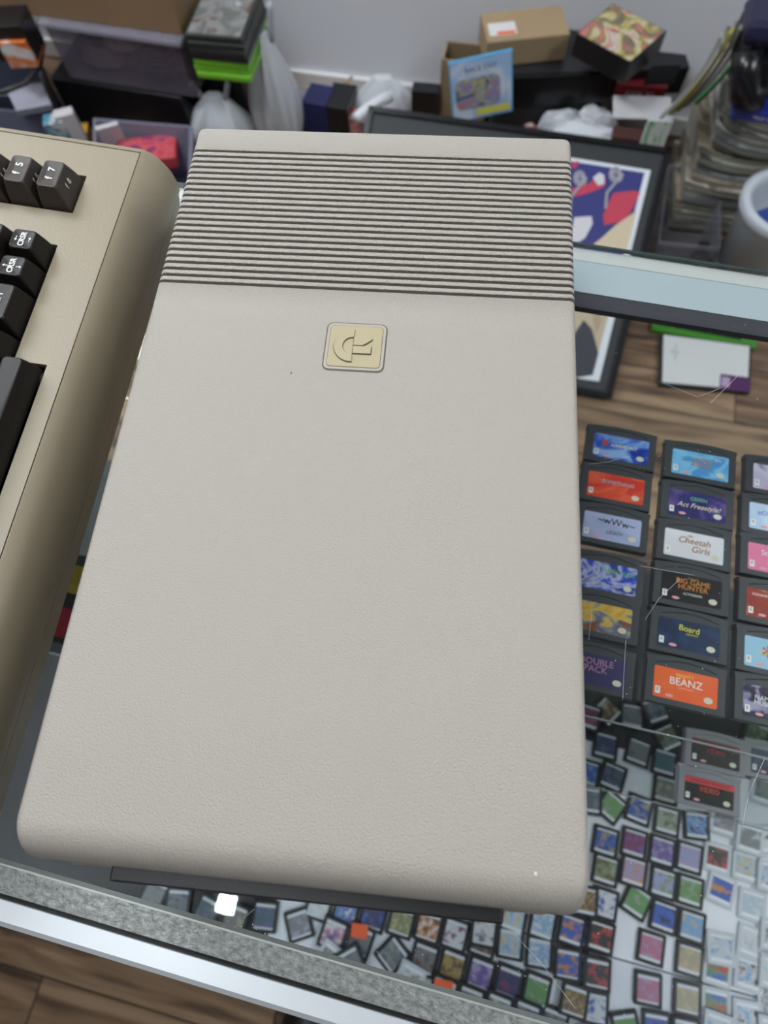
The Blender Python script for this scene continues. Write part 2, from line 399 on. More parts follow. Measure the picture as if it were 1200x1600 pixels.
# silver lettering strip on the frame's slope: emblem and name
sl = math.atan2(.0045, .0055)
strip = link('name_strip', B(-.08, .08, -.0014, .0014, 0, .0003), mat('name_strip_dark', (.045, .04, .035), .4), drive, (.092, -.0010, .0703), (sl, 0, 0))
text('lettering', 'C=  commodore', .0030, M_white, strip, (-.055, 0, .0005), sx=1.3)
text('lettering', 'SINGLE DRIVE FLOPPY DISK', .0022, M_white, strip, (.052, 0, .0005))
# black mechanism bezel
bz = link('front_bezel', B(.0255, .1765, -.0094, .004, .020, .0672), M_black, drive, bevel=.0008)
link('disk_slot', B(.034, .168, -.00945, -.0091, .044, .047), M_well, bz)
bm = bmesh.new(); box(bm, .092, .108, -.0140, -.0094, .040, .046); link('slot_lever', bm, M_black, bz, bevel=.001)
link('activity_light', B(.040, .045, -.0097, -.0092, .030, .0325), mat('red_led', (.5, .02, .02), .2), bz)
for x in (.02, .18):
    for y in (.03, .32):
        bm = bmesh.new(); rings(bm, [[(x + r * math.cos(t), y + r * math.sin(t), z) for t in [2 * PI * k / 16 for k in range(16)]] for z, r in ((0, .006), (.0065, .0065))]); link('rubber_foot', bm, M_black, drive)
# badge
bw, bh = .0284, .0262
bd = link('badge_recess', prism(bmesh.new(), rrect(bw, bh, .0032), DH - .0001, DH + .00025), mat('badge_shadow_gap', (.13, .12, .09), .6), drive, (.1001, .2187, 0), (0, 0, .0))
link('badge_rim', prism(bmesh.new(), rrect(bw - .0012, bh - .0012, .0027), DH + .0001, DH + .0005), M_drive_smooth, bd)
link('badge_gap', prism(bmesh.new(), rrect(bw - .0036, bh - .0036, .0020), DH + .0003, DH + .00055), mat('badge_line', (.16, .14, .1), .6), bd)
link('badge_plate', prism(bmesh.new(), rrect(bw - .0041, bh - .0041, .0018), DH + .0004, DH + .00075), M_badge, bd)
# raised emblem: a C ring with two flag bars
def emblem(grow, dy=0):
    s = .00090; bm = bmesh.new(); n = 30; out = []; inn = []
    R, r = 9.6 + grow, 5.0 - grow
    a0 = 86
    for k in range(n + 1):
        a = math.radians(a0 + (360 - 2 * a0) * k / n)
        out.append((-1.5 + R * math.cos(a) * .98, R * math.sin(a))); inn.append((-1.5 + r * math.cos(a) * .98, r * math.sin(a)))
    z0, z1 = DH + .0006, DH + .00135 - grow * .0012
    q = lambda p: (p[0] * s, p[1] * s + dy)
    vo = [[bm.verts.new((*q(p), z)) for p in out] for z in (z0, z1)]; vi = [[bm.verts.new((*q(p), z)) for p in inn] for z in (z0, z1)]
    for k in range(n):
        bm.faces.new((vo[1][k], vo[1][k + 1], vi[1][k + 1], vi[1][k])); bm.faces.new((vo[0][k], vo[0][k + 1], vo[1][k + 1], vo[1][k])); bm.faces.new((vi[0][k], vi[0][k + 1], vi[1][k + 1], vi[1][k]))
    for e in (0, n): bm.faces.new((vo[0][e], vo[1][e], vi[1][e], vi[0][e]))
    g = grow
    prism(bm, [q(p) for p in ((-.9 - g, .3 - g), (4.0 + g, .3 - g), (8.4 + g, 3.8), (8.4 + g, 4.6 + g), (-.9 - g, 4.6 + g))], z0, z1)
    prism(bm, [q(p) for p in ((-.9 - g, -4.6 - g), (8.4 + g, -4.6 - g), (8.4 + g, -.3 + g), (-.9 - g, -.3 + g))], z0, z1)
    return bm
def emblem2():                           # ring and the lower joined outline as seen: half ring left, bars right
    return emblem(0)
link('emblem_outline', emblem(.28, -.00005), mat('emblem_line', (.11, .095, .06), .7), bd)
link('emblem', emblem(-.06), M_badge, bd)
# small marks on the lid
p = at(837, 1365, Z0 + DH); bm = bmesh.new(); rings(bm, [[(p.x + .0007 * r * math.cos(t), p.y + .0009 * r * math.sin(t), DH + z) for t in [2 * PI * k / 10 for k in range(10)]] for z, r in ((-.0008, 1), (.0001, .6))])
link('paint_chip', bm, M_white, drive)
p = at(455, 583, Z0 + DH); link('scratch', B(p.x - .0002, p.x + .0002, p.y - .0007, p.y + .0006, DH - .0001, DH + .00008), M_well, drive)

# ================================================================ THE COMPUTER
comp = thing('home_computer', 'tan one piece keyboard computer with dark brown keys, turned sideways left of the disk drive', 'computer', (-.0570, -.009, GLASS))
AX = math.atan2(.9995, .030)
comp.rotation_euler = (0, 0, AX)         # local X runs along the keyboard, local Y to its back
CW, CD = .404, .214
sl = .1139
def pz(Y): return .0520 + sl * (Y - .015)
def nose():
    P = [(.0015, .0205), (0, .0225), (0, .029), (.0012, .0355), (.0038, .0415), (.0072, .0462), (.0110, .0498), (.0142, .0517)]
    return P
X_IN0, X_IN1, Y_IN0, Y_IN1 = .006, .3985, .0150, .203
def upper_shell():
    bm = bmesh.new()
    prof = nose() + [(Y_IN0 - .0002, pz(Y_IN0 - .0002))]
    back = [(Y_IN1 + .0002, pz(Y_IN1)), (CD - .008, pz(CD - .008)), (CD - .003, pz(CD) - .003), (CD, pz(CD) - .008), (CD, .0225), (CD - .002, .0205)]
    full = prof + back; r = .0045
    def row(x, d):
        L = []
        for (y, z) in full:
            yy = y + d * .9 * max(0, 1 - y / .012) - d * max(0, 1 - (CD - y) / .01)
            zz = z - d * min(1, max(0, (z - .03) / .02))
            L.append(bm.verts.new((x, yy, zz)))
        return L
    sl_ = [(r * (1 - math.sin(PI / 2 * k / 6)), r * (1 - math.cos(PI / 2 * k / 6))) for k in range(7)][::-1]
    rows = [row(x, d) for x, d in sl_] + [row(X_IN0, 0), row(X_IN1, 0)] + [row(CW - x, d) for x, d in sl_[::-1]]
    npf = len(prof); mid = len(sl_)
    for i, (a, b) in enumerate(zip(rows, rows[1:])):
        for j in range(len(a) - 1):
            if i == mid and j == npf - 1: continue      # the panel opening
            bm.faces.new((a[j], a[j + 1], b[j + 1], b[j]))
    bm.faces.new(rows[0]); bm.faces.new(rows[-1][::-1])
    # inner wall of the rim
    z = lambda y: pz(y)
    c = [(X_IN0, Y_IN0 - .0002), (X_IN1, Y_IN0 - .0002), (X_IN1, Y_IN1 + .0002), (X_IN0, Y_IN1 + .0002)]
    for i in range(4):
        a, b = c[i], c[(i + 1) % 4]
        bm.faces.new([bm.verts.new(p) for p in ((*a, z(a[1])), (*b, z(b[1])), (*b, z(b[1]) - .003), (*a, z(a[1]) - .003))])
    return bm
o = link('upper_case', upper_shell(), M_case, comp, smooth=False)
for p in o.data.polygons: p.use_smooth = len(p.vertices) == 4 and p.center.z > .021
# the recessed face panel with the openings for the keys
HOLES = [(.0395, .317, .0435, .1225), (.0600, .236, .0255, .0436), (.342, .3725, .0420, .1225)]
def panel():
    bm = bmesh.new(); g = .00055
    xs = sorted({X_IN0 + g, X_IN1 - g} | {h[0] for h in HOLES} | {h[1] for h in HOLES}); ys = sorted({Y_IN0 + g, Y_IN1 - g} | {h[2] for h in HOLES} | {h[3] for h in HOLES})
    ins = lambda x, y: any(h[0] < x < h[1] and h[2] < y < h[3] for h in HOLES)
    V = {}
    def v(x, y, d=0):
        k = (x, y, d)
        if k not in V: V[k] = bm.verts.new((x, y, pz(y) - .00015 - d))
        return V[k]
    nx, ny = len(xs) - 1, len(ys) - 1
    solid = lambda i, j: 0 <= i < nx and 0 <= j < ny and not ins((xs[i] + xs[i + 1]) / 2, (ys[j] + ys[j + 1]) / 2)
    for i in range(nx):
        for j in range(ny):
            if not solid(i, j): continue
            x0, x1, y0, y1 = xs[i], xs[i + 1], ys[j], ys[j + 1]
            bm.faces.new((v(x0, y0), v(x1, y0), v(x1, y1), v(x0, y1)))
            for (di, dj, a, b) in ((-1, 0, (x0, y0), (x0, y1)), (1, 0, (x1, y0), (x1, y1)), (0, -1, (x0, y0), (x1, y0)), (0, 1, (x0, y1), (x1, y1))):
                if not solid(i + di, j + dj): bm.faces.new((v(*a), v(*b), v(*b, .0035), v(*a, .0035)))
    return bm
link('face_panel', panel(), M_case, comp)
bm = bmesh.new()
vs = [bm.verts.new((x, y, pz(y) - d)) for d in (.0042, .008) for x, y in ((.0075, Y_IN0 - .0001), (X_IN1 + .001, Y_IN0 - .0001), (X_IN1 + .001, Y_IN1), (.0075, Y_IN1))]
# keyboard tray under the openings
bm.free()
bm = bmesh.new()
for h in ((.035, .377, .0245, .126),):
    q = [bm.verts.new((x, y, pz(y) - .0105 - d)) for d in (0, .003) for x, y in ((h[0], h[2]), (h[1], h[2]), (h[1], h[3]), (h[0], h[3]))]
    for f in ((3, 2, 1, 0), (4, 5, 6, 7), (0, 1, 5, 4), (1, 2, 6, 5), (2, 3, 7, 6), (3, 0, 4, 7)): bm.faces.new([q[i] for i in f])
link('keyboard_tray', bm, M_well, comp)
bm = bmesh.new()
rings(bm, [[(x, y, z) for x, y in rrect(CW - .002 - 2 * i, CD - .002 - 2 * i, .004, 4, CW / 2, CD / 2)] for z, i in ((.003, .005), (.006, .003), (.0200, .0004))])
link('lower_case', bm, M_case, comp)
for x in (.02, .38):
    for y in (.02, .195): link('foot', prism(bmesh.new(), rrect(.014, .014, .006, 4, x, y), 0, .0035), M_black, comp)
# keys
def keycap(w, d, h, tw, td, off, m, X, Y, ztop):
    """w x d footprint, tw x td top, top pushed back by off, origin at the centre of the top"""
    bm = bmesh.new(); L = []
    for z, a, b, o_, r in ((-h, w, d, -off, .0010), (-h * .5, (w + tw) / 2 + .0005, (d + td) / 2 + .0005, -off * .5, .0014), (-.0012, tw + .0006, td + .0006, -.0001, .0020), (-.0003, tw, td, 0, .0020), (-.0001, tw - .0012, td - .0012, 0, .0018)):
        L.append([(x, y, z) for x, y in rrect(a, b, r, 3, 0, o_)])
    rings(bm, L, True, False)
    # dished top
    top = L[-1]; vs = [v for v in bm.verts][-len(top):]
    cs = [bm.verts.new((p[0] * .5, p[1] * .5, -.0006)) for p in top]
    for i in range(len(top)): bm.faces.new((vs[i], vs[(i + 1) % len(top)], cs[(i + 1) % len(top)], cs[i]))
    bm.faces.new(cs)
    o = link('key', bm, m, comp, (X, Y, ztop), (sl, 0, 0)); 
    for p in o.data.polygons: p.use_smooth = p.area < 2e-6
    return o
def kz(Y): return .0695 + .120 * (Y - .0535)
def legend(k, s, size, x=0, y=0, sx=1, z=-.0003): return text('key_legend', s, size, M_white, k, (x, y, z), depth=.00006, sx=sx, bold=size * .022)
def arrow(k, x, y, ang, ln=.0034):
    bm = bmesh.new(); prism(bm, [(-ln / 2, -.00022), (ln * .1, -.00022), (ln * .1, -.0009), (ln / 2, 0), (ln * .1, .0009), (ln * .1, .00022), (-ln / 2, .00022)], 0, .0001)
    return link('key_legend', bm, M_white, k, (x, y, -.0003), (0, 0, ang))
UKEY = .01905
def key1(X, Y, m=None, units=1.0):
    w = UKEY * units - .0012
    return keycap(w, .0178, .0150, w - .0050, .0128, .0016, m or M_key, X, Y, kz(Y))
k = key1(.3070, .0535); legend(k, 'CRSR', .0044, 0, .0002, .95); arrow(k, 0, .0038, PI); arrow(k, 0, -.0038, 0)
k = key1(.2880, .0535); legend(k, 'CRSR', .0044, 0, .0002, .95); arrow(k, -.0004, .0038, PI / 2, .003); arrow(k, -.0004, -.0038, -PI / 2, .003)
k = key1(.2640, .0535, None, 1.5); legend(k, 'SHIFT', .0046)
X = .2402
for ch in ('?\n/', '>\n.', '<\n,', 'M', 'N', 'B', 'V', 'C', 'X', 'Z'):
    k = key1(X, .0535); legend(k, ch, .0055 if len(ch) == 1 else .0042); X -= UKEY
k = key1(X - .0048, .0535, None, 1.5); legend(k, 'SHIFT', .0046)
k = key1(.3029, .0726, None, 1.6); legend(k, 'RETURN', .0042)
X = .2783
for ch in ('=', ']\n;', '[\n:', 'L', 'K', 'J', 'H', 'G', 'F', 'D', 'S', 'A'):
    k = key1(X, .0726); legend(k, ch, .0055 if len(ch) == 1 else .0042); X -= UKEY
k = key1(.3029, .0917, None, 1.6); legend(k, 'RESTORE', .0036)
X = .2783
for ch in ('↑', '*', '@', 'P', 'O', 'I', 'U', 'Y', 'T', 'R', 'E', 'W'):
    k = key1(X, .0917)
    if ch == '↑': arrow(k, 0, 0, PI / 2)
    else: legend(k, ch, .0055)
    X -= UKEY
for i, n in enumerate(('7', '5', '3', '1')):
    Y = .0525 + i * UKEY
    k = keycap(.0268, .0178, .0150, .0200, .0118, .0020, M_fkey, .3567, Y, kz(Y) + .0005)
    legend(k, 'f', .0060, -.0034, 0); legend(k, n, .0060, .0034, 0)
    fr = text('key_legend', 'f  ' + str(int(n) + 1), .0046, M_white, k, (0, -.0085, -.0056), (1.20, 0, 0), depth=.00005)
# space bar
keycap(.1702, .0165, .0125, .1660, .0105, .0012, M_key, .1482, .0352, kz(.0352) - .0010)

# ================================================================ GAME CARTRIDGES ON THE UPPER SHELF
def fan(bm, pts, z): bm.faces.new([bm.verts.new((p[0], p[1], z)) for p in pts])
M_seal = mat('seal_gold', (.62, .62, .50), .4); M_pink = mat('oval_pink', (.75, .35, .38), .4); M_ink = mat('ink_black', (.02, .02, .02), .5)
_proto = {}
def cart_body(m):
    w, h, t = .0575, .0345, .0076
    if m.name in _proto: return _proto[m.name]
    bm = bmesh.new(); pts = []
    for k in range(13): a = k / 12; pts.append((w / 2 - w * a, h / 2 - .0008 + .0018 * math.sin(PI * a)))
    pts += [(-w / 2, h / 2 - .004), (-w / 2 + .0006, h / 2 - .0045), (-w / 2 + .0006, -h / 2), (w / 2 - .0006, -h / 2), (w / 2 - .0006, h / 2 - .0045), (w / 2, h / 2 - .004)]
    rings(bm, [[(x, y, 0) for x, y in pts], [(x, y, t - .0006) for x, y in pts], [(x * .982, y * .97, t) for x, y in pts]])
    # grip ridge arching over the sticker
    n = 14; top = [(-.021 + .042 * k / n, .0118 + .0034 * math.sin(PI * k / n)) for k in range(n + 1)]
    rings(bm, [[(x, y + dy, t + dz) for dy, dz in ((-.0006, -.0002), (0, .0005), (.0006, -.0002))] for x, y in top])
    me = bpy.data.meshes.new('cartridge_body'); bmesh.ops.recalc_face_normals(bm, faces=bm.faces); bm.to_mesh(me); bm.free(); me.materials.append(m)
    _proto[m.name] = me; return me
def cart(px, py, label, cols, zs, body=None, scale=40, words=(), rot=0, esrb=True, seal=True, oval=True, sd=1.0, group='handheld game cartridges on the glass shelf', disc=None, band=0, **kw):
    body = body or M_cart
    t = .0076; p = at(px, py, zs + t)
    root = thing('game_cartridge', label, 'game cartridge', (p.x, p.y, zs), TH + rot, group)
    # sticker sits slightly below the middle
    off = .0015
    o = bpy.data.objects.new('cartridge_body', cart_body(body)); C.objects.link(o); o.parent = root; o.location = (0, off, 0)
    st = link('sticker', prism(bmesh.new(), rrect(.0445, .0220, .0012, 3), 0, .00015), art('sticker_print', cols, scale, detail=3, stretch=(1, 1.5, 1), **kw), root, (0, -.0003, t))
    z = .0002
    if esrb:
        e = link('rating_box', B(-.0017, .0017, -.0025, .0025, z, z + .0001), M_white, st, (-.0192, -.0060, 0)); 
        text('rating_letter', 'E', .0036, M_ink, st, (-.0192, -.0058, z + .0002), sx=1.1)
    if seal: link('seal', prism(bmesh.new(), [(.0031 * math.cos(a), .0022 * math.sin(a)) for a in [2 * PI * i / 20 for i in range(20)]], z, z + .0001), M_seal, st, (.0160, -.0063, 0))
    if oval: link('maker_oval', prism(bmesh.new(), [(.0028 * math.cos(a), .0011 * math.sin(a)) for a in [2 * PI * i / 18 for i in range(18)]], z, z + .0001), M_pink, st, (-.0110, -.0085, 0))
    if band: link('title_band', B(-.0222, .0222, .0055, .0105, z, z + .0001), mat('band_red_%d' % band, (.62, .05, .06) if band == 2 else (.25, .03, .04), .4), st)
    if disc: link('red_disc', prism(bmesh.new(), [(.0026 * math.cos(a), .0026 * math.sin(a)) for a in [2 * PI * i / 18 for i in range(18)]], z, z + .0001), M_red, st, disc)
    for s, size, col, x, y, *r in words:
        text('title', s, size, mat('print_%02d%02d%02d' % tuple(int(c * 99) for c in col), col, .5), st, (x, y, z + .0003), (0, 0, r[0] if r else 0), sx=1.0, shear=r[1] if len(r) > 1 else 0)
    return root
W_ = (.85, .85, .82)
cart(970, 701, 'dark cartridge, deep blue label with a red disc, rearmost beside the drive', [(.01, .03, .25), (.02, .09, .5), (.25, .45, .75)], S1, words=[('HARMONY', .0042, W_, .002, .0015, 0, .3)], disc=(-.013, .003, 0))
cart(962, 761.5, 'dark cartridge with a bright red label and pale lettering, beside the drive', [(.65, .07, .03), (.75, .12, .05), (.6, .04, .02)], S1, words=[('SOMETHING', .0046, (.35, .45, .6), .001, .0035, 0, .3)], oval=False)
cart(956, 825, 'dark cartridge with a periwinkle label bearing black scribbles', [(.32, .38, .60), (.42, .48, .70), (.36, .42, .64)], S1, words=[('~wWw~', .008, (.01, .01, .03), .003, .005, -.05), ('LEGO+', .0042, (.05, .05, .1), .002, -.004, 0, .3)], scale=15)
cart(948, 901, 'dark cartridge with a blue label, white blobs and green lettering', [(.02, .05, .40), (.05, .10, .55), (.45, .50, .70), (.03, .05, .30)], S1, words=[('TURBO RIDE', .0046, (.10, .45, .12), .008, .005, -.05)], scale=55, esrb=False, oval=False)
cart(939, 965, 'dark cartridge with a fiery gold and blue label', [(.55, .33, .05), (.65, .45, .08), (.12, .20, .30), (.20, .08, .03)], S1, scale=60, esrb=False, oval=False)
cart(930, 1046, 'dark cartridge with a navy label and pink double pack title, front end beside the drive', [(.03, .03, .09), (.04, .04, .12), (.05, .04, .12)], S1, words=[('DOUBLE\nPACK', .0066, (.50, .25, .42), .000, .003)], scale=15, esrb=False, oval=False)
cart(1094, 726.5, 'dark cartridge with a sky blue label and orange logo, rear of the middle column', [(.10, .38, .72), (.22, .55, .80), (.08, .30, .62)], S1, words=[('Cloud\nRunner', .0054, (.65, .25, .05), .001, .002), ('EA+', .003, W_, .014, .0065)])
cart(1089, 790, 'dark cartridge with a midnight purple label and a white swoosh title', [(.02, .02, .10), (.03, .03, .16), (.12, .08, .25)], S1, words=[('Act Freestyle!', .0058, (.80, .72, .55), .001, -.001, 0, .4), ('GREEN', .0042, (.15, .55, .35), .001, .005)])
cart(1084, 853, 'dark cartridge with a white label reading the cheetah girls in brown', [(.70, .72, .74), (.78, .79, .80), (.66, .68, .72)], S1, words=[('the', .0028, (.4, .18, .05), -.003, .0075), ('Cheetah', .0072, (.40, .17, .05), 0, .0035, 0, .2), ('Girls', .0072, (.40, .17, .05), .005, -.003, 0, .2)], scale=12, oval=False)
cart(1080, 921, 'dark cartridge with a black label titled in orange big game hunter', [(.008, .008, .010), (.012, .012, .014), (.01, .01, .012)], S1, words=[("Cabela's", .0024, (.5, .35, .1), .001, .0082), ('BIG GAME\nHUNTER', .0056, (.75, .30, .05), .001, .0030), ('ACTIVISION', .0026, W_, .001, -.0043)])
cart(1076, 994, 'dark cartridge with a navy label titled in yellow with a red ball', [(.01, .025, .07), (.012, .03, .08), (.02, .05, .12)], S1, words=[('Board', .0062, (.80, .75, .05), 0, .005, -.05), ('classics', .0030, (.60, .60, .10), .002, .0015)])
cart(1071, 1072.5, 'dark cartridge with an orange label reading mighty beanz, front of the middle column', [(.80, .13, .03), (.82, .15, .04), (.78, .12, .03)], S1, words=[('MIGHTY', .0034, (.85, .75, .1), -.001, .0068), ('BEANZ', .0074, W_, 0, .0022), ('pocket puzzles', .0018, (.9, .6, .4), 0, -.0017)], scale=12)
cart(1222, 750, 'dark cartridge with a lilac label and a black figure, rear of the right hand column', [(.50, .48, .65), (.62, .60, .75), (.03, .03, .06)], S1, scale=35)
cart(1217, 812, 'dark cartridge with a pale blue label and interlocked rings', [(.45, .60, .80), (.60, .72, .85), (.40, .55, .78)], S1, words=[('oOo', .0055, (.15, .2, .6), -.011, .003)], scale=20)
cart(1216, 876, 'dark cartridge with a candy pink label at the right edge', [(.70, .18, .33), (.72, .20, .35), (.68, .16, .30)], S1, words=[('Star', .006, W_, -.008, .004)], scale=12)
cart(1215, 948.5, 'dark cartridge with a dark red label turning orange, maker name in white', [(.35, .04, .02), (.25, .03, .02), (.65, .22, .05)], S1, words=[('KONAMI', .0028, W_, -.013, .0065)], scale=35)
cart(1213, 1025, 'dark cartridge with a light blue label and red and yellow star burst', [(.30, .55, .72), (.35, .60, .76), (.28, .52, .70)], S1, words=[('*', .020, (.7, .08, .05), -.006, -.002), ('GO', .006, (.75, .65, .1), -.007, .000)], scale=12)
cart(1212, 1102, 'dark cartridge with a black and violet label, front of the right hand column', [(.015, .01, .035), (.03, .02, .07), (.35, .33, .50)], S1, words=[('NAMCO\nMUSEUM', .0046, W_, -.006, .001)], scale=70)
# three more that show in the gap between computer and drive
cart(118, 905, 'cartridge with a mustard label glimpsed in the gap left of the drive', [(.55, .45, .05), (.6, .5, .08), (.5, .4, .05)], S1, scale=12, esrb=False)
cart(98, 972, 'cartridge with a crimson label glimpsed in the gap left of the drive', [(.55, .04, .08), (.6, .06, .1), (.5, .03, .06)], S1, scale=12)
# clear grey ones on the lower shelf
cart(1118, 1178, 'smoky grey cartridge with a dim black and dark red label on the lower shelf', [(.010, .009, .010), (.014, .010, .011), (.011, .009, .010)], S2, M_cartclear, words=[('GAME BOY ADVANCE', .0036, (.05, .01, .02), 0, .0080), ('VIDEO', .0060, (.45, .06, .05), 0, .0015)], band=1, group='grey video cartridges on the lower shelf')
cart(1108, 1238, 'smoky grey cartridge with a black label under a bright red band on the lower shelf', [(.010, .009, .010), (.014, .010, .011), (.011, .009, .010)], S2, M_cartclear, words=[('GAME BOY ADVANCE', .0036, (.08, .01, .02), 0, .0080), ('VIDEO', .0062, (.80, .09, .05), 0, .0015)], band=2, group='grey video cartridges on the lower shelf')
cart(1212, 1195, 'smoky grey cartridge with a navy label cut by the right edge of the photo', [(.02, .03, .07), (.03, .05, .10), (.02, .03, .06)], S2, M_cartclear, group='grey video cartridges on the lower shelf')

# ================================================================ SMALL GAME CARDS ON THE CASE BOTTOM
def card_mesh(m):
    key = 'card' + m.name
    if key in _proto: return _proto[key]
    w, h, t = .0350, .0372, .0038; bm = bmesh.new()
    rings(bm, [[(x, y, z) for x, y in rrect(w - i, h - i, .0016, 3)] for z, i in ((0, .0004), (.0004, 0), (t - .0005, 0), (t, .001))])
    box(bm, -w / 2 - .0005, -w / 2 + .001, h / 2 - .009, h / 2 - .005, .0008, .0028)
    me = bpy.data.meshes.new('card_body'); bmesh.ops.recalc_face_normals(bm, faces=bm.faces); bm.to_mesh(me); bm.free(); me.materials.append(m)
    _proto[key] = me; return me
_lab = bmesh.new(); prism(_lab, rrect(.0262, .0288, .0015, 3), 0, .0001)
_labme = bpy.data.meshes.new('card_label'); bmesh.ops.recalc_face_normals(_lab, faces=_lab.faces); _lab.to_mesh(_labme); _lab.free()
placed = []
def gamecard(px, py, desc, cols, kind='b', rot=0, z=None, scale=70):
    z = DECK if z is None else z
    p = at(px, py, z + .0038)
    if p.dot(N) < VP:                     # seen in the mirrored front: the real card lies on this side of it
        p = p + N * 2 * (VP - p.dot(N)); rot = -rot
        if any((q - Vector((p.x, p.y, q.z))).length < .024 for q in placed): return
    rx, ry = p.x, p.y
    for q in placed:                      # nudge neighbours apart / stack the ones that lie over others
        if (q - Vector((rx, ry, q.z))).length < .034: z = max(z, q.z + .0040)
    placed.append(Vector((p.x, p.y, z)))
    r = thing('game_card', desc, 'game card', (p.x, p.y, z), TH + math.radians(-rot), 'small handheld game cards on the case bottom')
    o = bpy.data.objects.new('card_body', card_mesh(M_card if kind == 'b' else M_cardgrey)); C.objects.link(o); o.parent = r
    l = bpy.data.objects.new('card_label', _labme.copy()); C.objects.link(l); l.parent = r; l.location = (0, 0, .0038)
    l.data.materials.append(art('card_print', cols, 110, detail=5, distort=.25, band=(-.0108, .0122), bandcol=(.62, .65, .70) if kind == 'b' else (.72, .76, .80)))
    return r
c = dict(gold=(.42, .30, .08), blue=(.04, .12, .50), navy=(.02, .03, .14), sky=(.22, .42, .70), violet=(.16, .10, .38), maroon=(.22, .03, .12), white=(.72, .74, .78), pale=(.50, .62, .72), green=(.12, .33, .10), olive=(.18, .25, .10), sage=(.30, .36, .28), pink=(.55, .18, .30), beige=(.45, .40, .28), grey=(.20, .21, .22), dark=(.03, .03, .035), brown=(.14, .07, .04), red=(.55, .05, .05), orange=(.65, .26, .05), lilac=(.42, .34, .55), teal=(.05, .14, .17), sand=(.60, .48, .28), slate=(.08, .12, .18))
X4 = lambda X, Y: (900 + X / 4, 1300 + Y / 4)
Y4 = lambda X, Y: (900 + X / 4, 1060 + Y / 4)
Z5 = lambda X, Y: (600 + X / 3.75, 1360 + Y / 3.75)
Z6 = lambda X, Y: (300 + X / 3.53, 1340 + Y / 3.53)
